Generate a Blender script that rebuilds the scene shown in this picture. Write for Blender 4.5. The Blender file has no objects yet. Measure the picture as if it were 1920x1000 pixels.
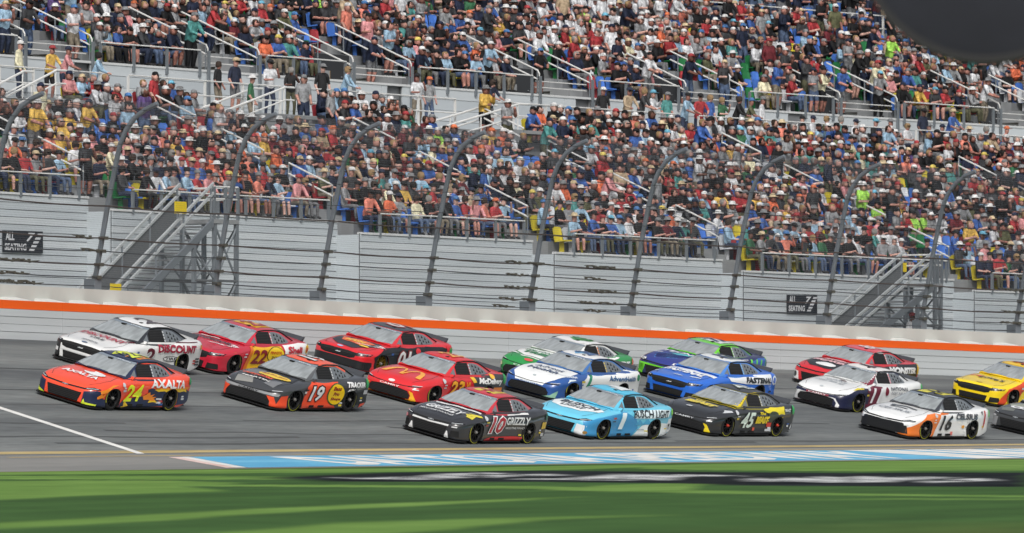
import bpy, bmesh, math, random
import numpy as np
from mathutils import Vector, Matrix
from mathutils.bvhtree import BVHTree

random.seed(11); rng = np.random.default_rng(5)
R_ = math.radians
sc = bpy.context.scene
col = sc.collection

# ---------------------------------------------------------------- camera
HEAD, PITCH, F_PX = 32.0, 1.076, 14000.0
CAM = Vector((0, 0, 1.175))
cd = bpy.data.cameras.new('camera'); cam = bpy.data.objects.new('camera', cd); col.objects.link(cam)
cd.sensor_width = 36; cd.lens = 36 * F_PX / 1920; cd.clip_start = 1; cd.clip_end = 3000
cam.location = CAM
cam.rotation_euler = (R_(90 + PITCH), 0, R_(HEAD - 90))
cd.dof.use_dof = True; cd.dof.focus_distance = 200; cd.dof.aperture_fstop = 3.5
sc.camera = cam

# ---------------------------------------------------------------- overcast sky and weak sun
SUN_EL, SUN_AZ = 44.0, -140.0     # azimuth of the sun, degrees from +X towards +Y
w = bpy.data.worlds.new('World'); sc.world = w; w.use_nodes = True
nt = w.node_tree; nt.nodes.clear()
sky = nt.nodes.new('ShaderNodeTexSky'); sky.sky_type = 'NISHITA'; sky.sun_disc = False
sky.sun_elevation = R_(SUN_EL); sky.sun_rotation = R_(90 - SUN_AZ)
sky.air_density = 1.0; sky.dust_density = 6.0; sky.ozone_density = 1.0
hs = nt.nodes.new('ShaderNodeHueSaturation'); hs.inputs['Saturation'].default_value = 0.4
bg = nt.nodes.new('ShaderNodeBackground'); bg.inputs['Strength'].default_value = 0.14
wo = nt.nodes.new('ShaderNodeOutputWorld')
nt.links.new(sky.outputs[0], hs.inputs['Color']); nt.links.new(hs.outputs[0], bg.inputs[0]); nt.links.new(bg.outputs[0], wo.inputs[0])
sd = bpy.data.lights.new('sun', 'SUN'); sd.energy = 1.5; sd.angle = R_(18); sd.color = (1, .985, .96)
sun = bpy.data.objects.new('sun', sd); col.objects.link(sun)
_d = Vector((math.cos(R_(SUN_EL)) * math.cos(R_(SUN_AZ)), math.cos(R_(SUN_EL)) * math.sin(R_(SUN_AZ)), math.sin(R_(SUN_EL))))
sun.rotation_euler = _d.to_track_quat('Z', 'Y').to_euler(); sun.location = (100, 0, 80)
sc.view_settings.view_transform = 'Standard'; sc.view_settings.look = 'None'
sc.view_settings.exposure = -0.1; sc.view_settings.gamma = 1.0; sc.view_settings.use_curve_mapping = False
sc.cycles.max_bounces = 5; sc.cycles.diffuse_bounces = 2; sc.cycles.glossy_bounces = 2; sc.cycles.transparent_max_bounces = 6

# ---------------------------------------------------------------- geometry of the place
RAD = 520.0                              # the tri-oval bend
CC = (169.6, 106.0 - RAD)                # its centre
_f = Vector((math.cos(R_(PITCH)) * math.cos(R_(HEAD)), math.cos(R_(PITCH)) * math.sin(R_(HEAD)), math.sin(R_(PITCH))))
_r = Vector((math.sin(R_(HEAD)), -math.cos(R_(HEAD)), 0)); _u = _r.cross(_f)

def P(s, w, z=0.0):
    a = s / RAD
    return Vector((CC[0] + (RAD + w) * math.sin(a), CC[1] + (RAD + w) * math.cos(a), z))
def ray(px, py):
    return (_f + _r * ((px - 960) / F_PX) - _u * ((py - 500) / F_PX)).normalized()
def hitw(px, py, w):
    """arc position and height where the sight line meets the upright surface at distance w outside the yellow line"""
    d = ray(px, py); ox, oy = CAM.x - CC[0], CAM.y - CC[1]
    A = d.x * d.x + d.y * d.y; B = ox * d.x + oy * d.y; C = ox * ox + oy * oy - (RAD + w) ** 2
    t = (-B + math.sqrt(B * B - A * C)) / A
    p = CAM + d * t
    return RAD * math.atan2(p.x - CC[0], p.y - CC[1]), p.z
def hitz(px, py, z):
    d = ray(px, py); t = (z - CAM.z) / d.z; p = CAM + d * t
    return p
def proj(p):
    q = Vector(p) - CAM; k = q.dot(_f)
    return 960 + F_PX * q.dot(_r) / k, 500 - F_PX * q.dot(_u) / k

W_WALL = 12.2
_pts = [hitw(0, 636.5, W_WALL), hitw(840, 667, W_WALL), hitw(1720, 703, W_WALL)]
_cz = np.polyfit([p[0] for p in _pts], [p[1] for p in _pts], 1)
def zwall(s): return float(np.polyval(_cz, max(-60, min(60, s))))
Z_GRASS = -0.32; W_APRON = -4.4
def zt(s, w):
    if w >= 0: return zwall(s) * w / W_WALL
    if w > W_APRON: return Z_GRASS * (w / W_APRON)
    return Z_GRASS
def hit_track(px, py):
    lo, hi = -4.0, 13.0
    for _ in range(50):
        m = (lo + hi) / 2; s, z = hitw(px, py, m)
        if z < zt(s, m): hi = m
        else: lo = m
    return s, m

# ---------------------------------------------------------------- materials
def hexc(h):
    h = h.lstrip('#'); v = [int(h[i:i+2], 16) / 255 for i in (0, 2, 4)]
    return tuple((c / 12.92 if c <= .04045 else ((c + .055) / 1.055) ** 2.4) for c in v)
_mats = {}
def mat(name, c, rough=.6, metal=0.0, coat=0.0, var=0.0, vscale=3.0, bump=0.0, bscale=40.0, spec=.5, stretch=None):
    if name in _mats: return _mats[name]
    if isinstance(c, str): c = hexc(c)
    m = bpy.data.materials.new(name); m.use_nodes = True; _mats[name] = m
    n = m.node_tree.nodes; l = m.node_tree.links; b = n['Principled BSDF']
    b.inputs['Base Color'].default_value = (*c, 1); b.inputs['Roughness'].default_value = rough
    b.inputs['Metallic'].default_value = metal; b.inputs['Coat Weight'].default_value = coat
    b.inputs['Coat Roughness'].default_value = .04; b.inputs['Specular IOR Level'].default_value = spec
    if var or bump:
        tc = n.new('ShaderNodeTexCoord'); mp = n.new('ShaderNodeMapping'); l.new(tc.outputs['Object'], mp.inputs[0])
        if stretch: mp.inputs['Scale'].default_value = stretch
    if var:
        t = n.new('ShaderNodeTexNoise'); t.inputs['Scale'].default_value = vscale; t.inputs['Detail'].default_value = 5
        l.new(mp.outputs[0], t.inputs['Vector'])
        r = n.new('ShaderNodeValToRGB'); r.color_ramp.elements[0].position = .3; r.color_ramp.elements[1].position = .7
        r.color_ramp.elements[0].color = (*[x * (1 - var) for x in c], 1); r.color_ramp.elements[1].color = (*[min(1, x * (1 + var)) for x in c], 1)
        l.new(t.outputs[0], r.inputs[0]); l.new(r.outputs[0], b.inputs['Base Color'])
    if bump:
        t2 = n.new('ShaderNodeTexNoise'); t2.inputs['Scale'].default_value = bscale; t2.inputs['Detail'].default_value = 4
        l.new(mp.outputs[0], t2.inputs['Vector'])
        bm_ = n.new('ShaderNodeBump'); bm_.inputs['Strength'].default_value = bump; bm_.inputs['Distance'].default_value = .02
        l.new(t2.outputs[0], bm_.inputs['Height']); l.new(bm_.outputs[0], b.inputs['Normal'])
    return m
def paint(h):                             # car paint
    return mat('paint_' + h, h, rough=.3, coat=1.0, spec=.5, var=.06, vscale=1.6)
def vinyl(h):
    return mat('vinyl_' + h, h, rough=.38, coat=.5)

def streak_mat(name, cols, su, sv, rough=.85, pos=(.3, .5, .72), fine=(3, 60), fine_amt=.25, bump=.0):
    """ground cover whose streaks follow the direction of travel (UV = metres along, metres across)"""
    m = bpy.data.materials.new(name); m.use_nodes = True; _mats[name] = m
    n = m.node_tree.nodes; l = m.node_tree.links; b = n['Principled BSDF']; b.inputs['Roughness'].default_value = rough
    b.inputs['Specular IOR Level'].default_value = .05 if rough > .95 else .2
    uv = n.new('ShaderNodeUVMap'); uv.uv_map = 'sw'
    def noise(sx, sy, det):
        mp = n.new('ShaderNodeMapping'); mp.inputs['Scale'].default_value = (sx, sy, 1); l.new(uv.outputs[0], mp.inputs[0])
        t = n.new('ShaderNodeTexNoise'); t.inputs['Scale'].default_value = 1; t.inputs['Detail'].default_value = det; l.new(mp.outputs[0], t.inputs['Vector']); return t
    t = noise(su, sv, 6); r = n.new('ShaderNodeValToRGB')
    r.color_ramp.elements[0].position = pos[0]; r.color_ramp.elements[0].color = (*hexc(cols[0]), 1)
    r.color_ramp.elements[1].position = pos[2]; r.color_ramp.elements[1].color = (*hexc(cols[2]), 1)
    e = r.color_ramp.elements.new(pos[1]); e.color = (*hexc(cols[1]), 1)
    l.new(t.outputs[0], r.inputs[0])
    t2 = noise(fine[0], fine[1], 3)
    mx = n.new('ShaderNodeMixRGB'); mx.blend_type = 'OVERLAY'; mx.inputs[0].default_value = fine_amt
    l.new(r.outputs[0], mx.inputs[1]); l.new(t2.outputs[0], mx.inputs[2]); l.new(mx.outputs[0], b.inputs['Base Color'])
    if bump:
        bp = n.new('ShaderNodeBump'); bp.inputs['Strength'].default_value = bump; bp.inputs['Distance'].default_value = .03
        l.new(t2.outputs[0], bp.inputs['Height']); l.new(bp.outputs[0], b.inputs['Normal'])
    return m

# ---------------------------------------------------------------- object helpers
def link(o, parent=None, world=True):
    col.objects.link(o)
    if parent is not None:
        o.parent = parent
        if world: o.matrix_parent_inverse = Matrix.Translation(parent.location).inverted() if parent.rotation_euler == o.rotation_euler or True else None
    return o
def tag(o, label=None, cat=None, group=None, kind=None):
    for k, v in (('label', label), ('category', cat), ('group', group), ('kind', kind)):
        if v: o[k] = v
    return o
def empty(name, loc=(0, 0, 0)):
    o = bpy.data.objects.new(name, None); o.empty_display_size = .3; o.location = loc; col.objects.link(o); return o
class MB:
    def __init__(s): s.v = []; s.f = []; s.m = []
    def add(s, vs, fs, mi=0):
        o = len(s.v); s.v += [tuple(x) for x in vs]; s.f += [tuple(i + o for i in f) for f in fs]; s.m += [mi] * len(fs); return s
    def hexa(s, c, mi=0):                 # 8 corners: bottom ring then top ring
        return s.add(c, [(3, 2, 1, 0), (4, 5, 6, 7), (0, 1, 5, 4), (1, 2, 6, 5), (2, 3, 7, 6), (3, 0, 4, 7)], mi)
    def box(s, x0, x1, y0, y1, z0, z1, mi=0):
        return s.hexa([(x0, y0, z0), (x1, y0, z0), (x1, y1, z0), (x0, y1, z0), (x0, y0, z1), (x1, y0, z1), (x1, y1, z1), (x0, y1, z1)], mi)
    def swbox(s, s0, s1, w0, w1, z0, z1, mi=0, n=None, zf=None):
        """box that follows the bend; zf(s) is added to the heights"""
        n = n or max(1, int(abs(s1 - s0) / 3)); vs = []; fs = []
        for i in range(n + 1):
            t = s0 + (s1 - s0) * i / n; dz = zf(t) if zf else 0
            vs += [P(t, w0, z0 + dz), P(t, w1, z0 + dz), P(t, w1, z1 + dz), P(t, w0, z1 + dz)]
        for i in range(n):
            a = 4 * i; b = a + 4
            fs += [(a, a + 1, b + 1, b), (a + 1, a + 2, b + 2, b + 1), (a + 2, a + 3, b + 3, b + 2), (a + 3, a, b, b + 3)]
        fs += [(3, 2, 1, 0), (4 * n, 4 * n + 1, 4 * n + 2, 4 * n + 3)]
        return s.add(vs, fs, mi)
    def tube(s, pts, r, n=6, mi=0):
        pts = [Vector(p) for p in pts]; vs = []; fs = []; k = len(pts)
        rr = r if hasattr(r, '__len__') else [r] * k
        for i, p in enumerate(pts):
            d = (pts[min(i + 1, k - 1)] - pts[max(i - 1, 0)]).normalized()
            a = d.cross(Vector((0, 0, 1)))
            if a.length < .05: a = d.cross(Vector((0, 1, 0)))
            a.normalize(); b = d.cross(a)
            for j in range(n):
                t = 2 * math.pi * (j + .5) / n; vs.append(p + a * (rr[i] * math.cos(t)) + b * (rr[i] * math.sin(t)))
        for i in range(k - 1):
            for j in range(n):
                fs.append((i * n + j, i * n + (j + 1) % n, (i + 1) * n + (j + 1) % n, (i + 1) * n + j))
        fs += [tuple(range(n - 1, -1, -1)), tuple(range((k - 1) * n, k * n))]
        return s.add(vs, fs, mi)
    def prism(s, poly, ax, d0, d1, mi=0):
        """polygon (a,b) extruded along axis ax ('x','y','z') from d0 to d1"""
        def pt(a, b, d): return {'x': (d, a, b), 'y': (a, d, b), 'z': (a, b, d)}[ax]
        n = len(poly); vs = [pt(a, b, d0) for a, b in poly] + [pt(a, b, d1) for a, b in poly]
        fs = [tuple(range(n - 1, -1, -1)), tuple(range(n, 2 * n))] + [(i, (i + 1) % n, n + (i + 1) % n, n + i) for i in range(n)]
        return s.add(vs, fs, mi)
    def mesh(s, name, mats, smooth=False):
        me = bpy.data.meshes.new(name); me.from_pydata(s.v, [], s.f)
        for m in (mats if isinstance(mats, (list, tuple)) else [mats]): me.materials.append(m)
        if any(s.m): me.polygons.foreach_set('material_index', s.m)
        bm = bmesh.new(); bm.from_mesh(me); bmesh.ops.recalc_face_normals(bm, faces=bm.faces); bm.to_mesh(me); bm.free()
        if smooth:
            me.shade_smooth() if hasattr(me, 'shade_smooth') else None
            me.set_sharp_from_angle(angle=R_(smooth if smooth is not True else 40))
        return me
    def build(s, name, mats, parent=None, smooth=False):
        o = bpy.data.objects.new(name, s.mesh(name, mats, smooth))
        return link(o, parent)
def put(name, me, parent, loc=None, local=True):
    o = bpy.data.objects.new(name, me); col.objects.link(o); o.parent = parent
    if not local: o.matrix_parent_inverse = Matrix.Translation(parent.location).inverted()
    if loc is not None: o.location = loc
    return o
def obj_mats(o, mats):
    """per-object materials on shared mesh data"""
    for i, m in enumerate(mats):
        o.material_slots[i].link = 'OBJECT'; o.material_slots[i].material = m

# ---------------------------------------------------------------- lettering and flat shapes (2-D)
def text2d(s, bold=0.0, shear=0.0, spacing=1.0):
    cu = bpy.data.curves.new('lettering', 'FONT'); cu.body = s; cu.offset = bold; cu.shear = shear; cu.resolution_u = 2; cu.space_character = spacing
    o = bpy.data.objects.new('lettering', cu); me = bpy.data.meshes.new_from_object(o)
    vs = [(v.co.x, v.co.y) for v in me.vertices]; fs = [tuple(p.vertices) for p in me.polygons]
    bpy.data.objects.remove(o); bpy.data.curves.remove(cu); bpy.data.meshes.remove(me)
    return vs, fs
def fit(shape, x0, x1, y0, y1):
    vs, fs = shape; a = np.array(vs); lo = a.min(0); hi = a.max(0); sp = np.maximum(hi - lo, 1e-6)
    a = (a - lo) / sp * [x1 - x0, y1 - y0] + [x0, y0]
    return [tuple(q) for q in a], fs
def poly2d(pts): return list(pts), [tuple(range(len(pts)))]
def ell2d(cx, cy, rx, ry, n=28): return poly2d([(cx + rx * math.cos(2 * math.pi * i / n), cy + ry * math.sin(2 * math.pi * i / n)) for i in range(n)])
def cut_grid(shape, step):
    """split a flat shape along a grid so that it can follow a curved surface"""
    bm = bmesh.new(); vs, fs = shape
    bv = [bm.verts.new((x, y, 0)) for x, y in vs]
    for f in fs:
        try: bm.faces.new([bv[i] for i in f])
        except ValueError: pass
    a = np.array(vs); lo = a.min(0); hi = a.max(0)
    for k in (0, 1):
        t = math.floor(lo[k] / step) * step + step
        while t < hi[k] - 1e-4:
            no = (1, 0, 0) if k == 0 else (0, 1, 0); co = (t, 0, 0) if k == 0 else (0, t, 0)
            bmesh.ops.bisect_plane(bm, geom=bm.verts[:] + bm.edges[:] + bm.faces[:], plane_co=co, plane_no=no, dist=1e-5)
            t += step
    bmesh.ops.triangulate(bm, faces=[f for f in bm.faces if len(f.verts) > 4])
    bm.verts.index_update()
    out = [(v.co.x, v.co.y) for v in bm.verts], [tuple(v.index for v in f.verts) for f in bm.faces]
    bm.free(); return out
# ================================================================ the ground
def sw_sheet(name, s0, s1, ns, ws, zf, material, parent=None, kind='structure'):
    vs = []; uv = []; fs = []
    for i in range(ns + 1):
        s = s0 + (s1 - s0) * i / ns
        for w in ws: vs.append(P(s, w, zf(s, w))); uv.append((s, w))
    k = len(ws)
    for i in range(ns):
        for j in range(k - 1): fs.append((i * k + j, (i + 1) * k + j, (i + 1) * k + j + 1, i * k + j + 1))
    me = bpy.data.meshes.new(name); me.from_pydata(vs, [], fs); me.materials.append(material)
    u = me.uv_layers.new(name='sw')
    for lp in me.loops: u.data[lp.index].uv = uv[lp.vertex_index]
    o = bpy.data.objects.new(name, me); link(o, parent); 
    if parent is None: o['kind'] = kind
    return o
def ground_poly(name, pts, z, material, parent, lift=0.0):
    """flat patch on the level ground from world points"""
    me = bpy.data.meshes.new(name); me.from_pydata([(p.x, p.y, z + lift) for p in pts], [], [tuple(range(len(pts)))]); me.materials.append(material)
    u = me.uv_layers.new(name='sw')
    for lp in me.loops:
        p = me.vertices[lp.vertex_index].co; a = math.atan2(p.x - CC[0], p.y - CC[1])
        u.data[lp.index].uv = (RAD * a, math.hypot(p.x - CC[0], p.y - CC[1]) - RAD)
    if me.polygons[0].normal.z < 0: me.flip_normals()
    return link(bpy.data.objects.new(name, me), parent)

m_asphalt = streak_mat('asphalt', ('#55585a', '#696d6d', '#7a7d7c'), .03, .7, rough=.82, fine=(.9, 9), fine_amt=.38, pos=(.34, .5, .66))
m_apron = streak_mat('apron_asphalt', ('#737472', '#82827f', '#908f8a'), .03, .5, rough=.85, fine=(.8, 12), fine_amt=.25)
m_grass = streak_mat('mown_grass_dark', ('#2f4a26', '#375629', '#41622e'), .05, .22, rough=1.0, fine=(1.5, .5), fine_amt=.45, bump=.3)
m_grass_l = streak_mat('mown_grass_light', ('#4c6e30', '#5a7f36', '#688c3e'), .05, .3, rough=1.0, fine=(1.5, .5), fine_amt=.45, bump=.3)
m_grass_b = streak_mat('worn_grass', ('#4e5a2a', '#5f6630', '#736f3c'), .1, .6, rough=1.0, fine=(1.5, .5), fine_amt=.4, bump=.3)
m_gpaint = streak_mat('painted_grass_black', ('#191c1f', '#22262a', '#2b3033'), .1, .5, rough=1.0, fine=(1.5, .5), fine_amt=.35)
m_gwhite = streak_mat('painted_grass_white', ('#b7b8b5', '#cfd0cd', '#dcdcd9'), .1, .5, rough=1.0, fine=(1.5, .5), fine_amt=.35)

m_dirt = mat('infield_soil', '#6f6a55', rough=.95, var=.2, vscale=.3)
g = MB().add([(-900, -900, -.9), (1300, -900, -.9), (1300, 1300, -.9), (-900, 1300, -.9)], [(0, 1, 2, 3)]).build('ground', m_dirt); g['kind'] = 'structure'
track = sw_sheet('track', -170, 260, 86, [0, 2.1, 4.3, 6.4, 8.5, 10.7, 13.4], zt, m_asphalt)
apron = sw_sheet('apron', -170, 260, 86, [W_APRON, -2.2, 0], zt, m_apron)
def zg(s, w):
    return Z_GRASS
grass = sw_sheet('grass', -170, 260, 86, [-150, -110, -80, -60, -45, -34, -26, -20, -15, -11, -8, -6, W_APRON], zg, m_grass)

# mown pattern: the visible lawn as a finer sheet that carries soft-edged stripes, worn patches and the painted field
LAWN_L = [
    [(-40, 903), (150, 901), (330, 902), (470, 906), (340, 913), (430, 922), (300, 925), (150, 931), (-40, 939)],
    [(-40, 893), (200, 892), (500, 894), (640, 896), (600, 899), (300, 900), (-40, 899)],
    [(330, 908.5), (700, 910), (1000, 912), (1280, 919), (1600, 926), (1960, 930), (1960, 933), (1600, 929.5), (1280, 925), (1000, 917), (700, 914), (330, 912)],
    [(-40, 982), (250, 968), (640, 947), (900, 938), (1115, 931.5), (1010, 937), (640, 956), (250, 979), (-40, 994)],
    [(250, 1016), (640, 980), (900, 973), (1290, 966), (1000, 976), (640, 1016)],
    [(1010, 919), (1130, 911), (1290, 906), (1370, 907), (1300, 913), (1290, 923), (1130, 922)],
    [(1200, 873), (1300, 871), (1600, 866), (1960, 862), (1960, 882), (1600, 884), (1300, 881.5), (1200, 879)],
    [(-40, 884), (300, 882), (600, 880), (900, 877), (1200, 872), (1250, 875), (1100, 880), (900, 884), (600, 887), (300, 889), (-40, 891)],
    [(1480, 938), (1700, 935), (1960, 936), (1960, 938), (1700, 937)]]
LAWN_W = [[(1480, 1016), (1620, 996), (1780, 987), (1960, 983), (1960, 1016)]]
LAWN_K = [[(470, 897), (560, 893.5), (640, 890), (760, 886), (1000, 883), (1280, 885), (1600, 887.5), (1750, 886.5), (1960, 887), (1960, 914), (1540, 912), (1400, 911), (1280, 907), (1000, 904), (760, 904), (620, 903.5), (560, 899)]]
LAWN_T = [
    [(616, 895.5), (678, 897), (760, 894), (760, 899.5), (696, 899)],
    [(740, 896.5), (786, 894), (838, 888.5), (887, 887.3), (900, 890), (877, 895.5), (797, 900), (740, 899)],
    [(905, 886), (960, 888.5), (1015, 888.5), (1065, 891.5), (1029, 893), (969, 892), (951, 894.6), (923, 896), (910, 890.7)],
    [(960, 898.7), (1056, 896.5), (1090, 895.3), (1130, 892), (1164, 889), (1180, 890), (1180, 898.7), (1141, 901), (1038, 900)],
    [(1160, 890), (1261, 890), (1355, 891), (1394, 893.3), (1302, 893), (1270, 895.6), (1252, 901), (1206, 899), (1160, 902)],
    [(1400, 898.4), (1423, 896.8), (1451, 899), (1481, 895.6), (1517, 896.8), (1538, 893.8), (1572, 895.6), (1600, 894.5), (1600, 904.3), (1550, 905.2), (1504, 903), (1469, 902.5), (1435, 903), (1412, 902.5)],
    [(1595, 894), (1629, 893.3), (1659, 896), (1718, 893.7), (1787, 895.6), (1758, 898), (1708, 900), (1675, 902), (1659, 905), (1595, 905)],
    [(1791, 899), (1841, 897), (1865, 901), (1886, 901.6), (1833, 902.8), (1738, 905.5), (1734, 902), (1797, 900.8)]]
def to_sw(pl): return [sw_of(x, y) for x, y in pl]
def sw_of(px, py, z=Z_GRASS):
    p = hitz(px, py, z); a = math.atan2(p.x - CC[0], p.y - CC[1]); return RAD * a, math.hypot(p.x - CC[0], p.y - CC[1]) - RAD
def inside(polys, pts, soft):
    """soft membership of points in any of the outlines (all in metres; depth counts less than width)"""
    out = np.zeros(len(pts))
    for pl in polys:
        P_ = np.array(pl); n = len(P_); d2 = np.full(len(pts), 1e9); ins = np.zeros(len(pts), bool)
        for i in range(n):
            a, b = P_[i], P_[(i + 1) % n]; e = b - a; t = np.clip(((pts - a) @ e) / (e @ e + 1e-9), 0, 1); q = a + t[:, None] * e
            d2 = np.minimum(d2, ((pts - q) ** 2).sum(1))
            c = ((a[1] > pts[:, 1]) != (b[1] > pts[:, 1])) & (pts[:, 0] < (b[0] - a[0]) * (pts[:, 1] - a[1]) / (b[1] - a[1] + 1e-12) + a[0]); ins ^= c
        d = np.sqrt(d2) * np.where(ins, 1, -1); out = np.maximum(out, np.clip(.5 + d / (2 * soft), 0, 1))
    return out
xs_ = np.arange(-60, 1981, 8.0); g_xy = []; nrow = 150
lawn_pts = []
for x in xs_:
    w_far = W_APRON - .02
    s1_, w1_ = sw_of(x, 1020)
    far = np.array(P(hitw(x, 880, w_far)[0], w_far)); near = np.array(hitz(x, 1020, Z_GRASS))
    d0, d1 = np.linalg.norm(near[:2]), np.linalg.norm(far[:2]); u_ = near[:2] / d0
    for i in range(nrow + 1):
        dd = 1 / (1 / d0 + (1 / d1 - 1 / d0) * i / nrow); q = u_ * dd
        a = math.atan2(q[0] - CC[0], q[1] - CC[1]); lawn_pts.append((q[0], q[1], RAD * a, math.hypot(q[0] - CC[0], q[1] - CC[1]) - RAD))
lawn_pts = np.array(lawn_pts); sw_ = lawn_pts[:, 2:]
wob = np.sin(sw_[:, 0] * .9) * .06 + np.sin(sw_[:, 0] * .31 + 1) * .1
swp = sw_.copy(); swp[:, 1] += wob
tone = inside([to_sw(p) for p in LAWN_L], swp, .22); worn = inside([to_sw(p) for p in LAWN_W], swp, 3.0) * .45; blk = inside([to_sw(p) for p in LAWN_K], swp, .5)
edge = np.clip(1 - (W_APRON - .05 - swp[:, 1]) / 1.3, 0, 1) ; worn = np.maximum(worn, edge * .9)
wht = inside([to_sw(p) for p in LAWN_T], sw_, .35)
me = bpy.data.meshes.new('lawn'); nr = nrow + 1
me.from_pydata([(x, y, Z_GRASS + .002) for x, y in lawn_pts[:, :2]], [], [(i * nr + j, (i + 1) * nr + j, (i + 1) * nr + j + 1, i * nr + j + 1) for i in range(len(xs_) - 1) for j in range(nrow)])
bm = bmesh.new(); bm.from_mesh(me); bmesh.ops.recalc_face_normals(bm, faces=bm.faces)
if sum(f.normal.z for f in list(bm.faces)[:50]) < 0: bmesh.ops.reverse_faces(bm, faces=bm.faces)
bm.to_mesh(me); bm.free()
ca = me.color_attributes.new('mow', 'FLOAT_COLOR', 'POINT'); arr = np.ones((len(lawn_pts), 4), np.float32); arr[:, 0] = tone; arr[:, 1] = worn; arr[:, 2] = blk; arr[:, 3] = wht; ca.data.foreach_set('color', arr.ravel())
u = me.uv_layers.new(name='sw'); li = np.zeros(len(me.loops), np.int32); me.loops.foreach_get('vertex_index', li); u.data.foreach_set('uv', sw_[li].astype(np.float32).ravel())
m_lawn = streak_mat('lawn_turf', ('#38522d', '#3d5a31', '#456436'), .05, .5, rough=1.0, fine=(7, .6), fine_amt=.35)
n_ = m_lawn.node_tree.nodes; l_ = m_lawn.node_tree.links; b_ = n_['Principled BSDF']; base = b_.inputs['Base Color'].links[0].from_socket
at = n_.new('ShaderNodeAttribute'); at.attribute_name = 'mow'; sp = n_.new('ShaderNodeSeparateColor'); l_.new(at.outputs['Color'], sp.inputs[0])
uvn = n_.new('ShaderNodeUVMap'); uvn.uv_map = 'sw'; mp = n_.new('ShaderNodeMapping'); mp.inputs['Scale'].default_value = (.12, .35, 1); l_.new(uvn.outputs[0], mp.inputs[0])
nz = n_.new('ShaderNodeTexNoise'); nz.inputs['Detail'].default_value = 5; nz.inputs['Scale'].default_value = 1; l_.new(mp.outputs[0], nz.inputs['Vector'])
prev = base
for ch, c0, c1 in (('Red', '#5d7d3d', '#6d8d48'), ('Green', '#55602e', '#70703c'), ('Blue', '#15181b', '#262b2e')):
    rmp = n_.new('ShaderNodeValToRGB'); rmp.color_ramp.elements[0].position = .35; rmp.color_ramp.elements[1].position = .65
    rmp.color_ramp.elements[0].color = (*hexc(c0), 1); rmp.color_ramp.elements[1].color = (*hexc(c1), 1); l_.new(nz.outputs[0], rmp.inputs[0])
    mx = n_.new('ShaderNodeMixRGB'); l_.new(sp.outputs[ch], mx.inputs[0]); l_.new(prev, mx.inputs[1]); l_.new(rmp.outputs[0], mx.inputs[2]); prev = mx.outputs[0]
mp3 = n_.new('ShaderNodeMapping'); mp3.inputs['Scale'].default_value = (.9, .55, 1); l_.new(uvn.outputs[0], mp3.inputs[0])
nz3 = n_.new('ShaderNodeTexNoise'); nz3.inputs['Detail'].default_value = 3; nz3.inputs['Scale'].default_value = 1; l_.new(mp3.outputs[0], nz3.inputs['Vector'])
mr3 = n_.new('ShaderNodeMapRange'); mr3.inputs['From Min'].default_value = .42; mr3.inputs['From Max'].default_value = .5; l_.new(nz3.outputs[0], mr3.inputs['Value'])
mu3 = n_.new('ShaderNodeMath'); mu3.operation = 'MULTIPLY'; l_.new(at.outputs['Alpha'], mu3.inputs[0]); l_.new(mr3.outputs[0], mu3.inputs[1])
mxw = n_.new('ShaderNodeMixRGB'); mxw.inputs[2].default_value = (*hexc('#c4c6c6'), 1); l_.new(mu3.outputs[0], mxw.inputs[0]); l_.new(prev, mxw.inputs[1]); prev = mxw.outputs[0]
mp2 = n_.new('ShaderNodeMapping'); mp2.inputs['Scale'].default_value = (.8, .9, 1); l_.new(uvn.outputs[0], mp2.inputs[0])
nz2 = n_.new('ShaderNodeTexNoise'); nz2.inputs['Detail'].default_value = 4; nz2.inputs['Scale'].default_value = 1; l_.new(mp2.outputs[0], nz2.inputs['Vector'])
ov = n_.new('ShaderNodeMixRGB'); ov.blend_type = 'OVERLAY'; ov.inputs[0].default_value = .4; l_.new(prev, ov.inputs[1]); l_.new(nz2.outputs[0], ov.inputs[2]); l_.new(ov.outputs[0], b_.inputs['Base Color'])
me.materials.append(m_lawn); link(bpy.data.objects.new('lawn', me), grass)
L1 = .0016
def ground_text(txt, s0, s1, w0, w1, material, parent, lift, name, zf, bold=.03, step=2.0, shear=0):
    vs, fs = cut_grid(fit(text2d(txt, bold, shear, 1.35 if bold == 0 else 1.0), s0, s1, w0, w1), step)
    me = bpy.data.meshes.new(name); me.from_pydata([P(s, w, zf(s, w) + lift) for s, w in vs], [], fs); me.materials.append(material)
    u = me.uv_layers.new(name='sw')
    for lp in me.loops: u.data[lp.index].uv = vs[lp.vertex_index]
    bm = bmesh.new(); bm.from_mesh(me)
    for f in bm.faces:
        if f.normal.z < 0: f.normal_flip()
    bm.to_mesh(me); bm.free()
    return link(bpy.data.objects.new(name, me), parent)
def field_text(txt, pa, pb, h):
    (sa, wa), (sb, wb) = sw_of(*pa), sw_of(*pb)
    wm = (wa + wb) / 2
    return ground_text(txt, sa, sb, wm - h / 2, wm + h / 2, m_gwhite, grass, L1 * 4, 'painted_lettering', zg, bold=0, step=4)

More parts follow.
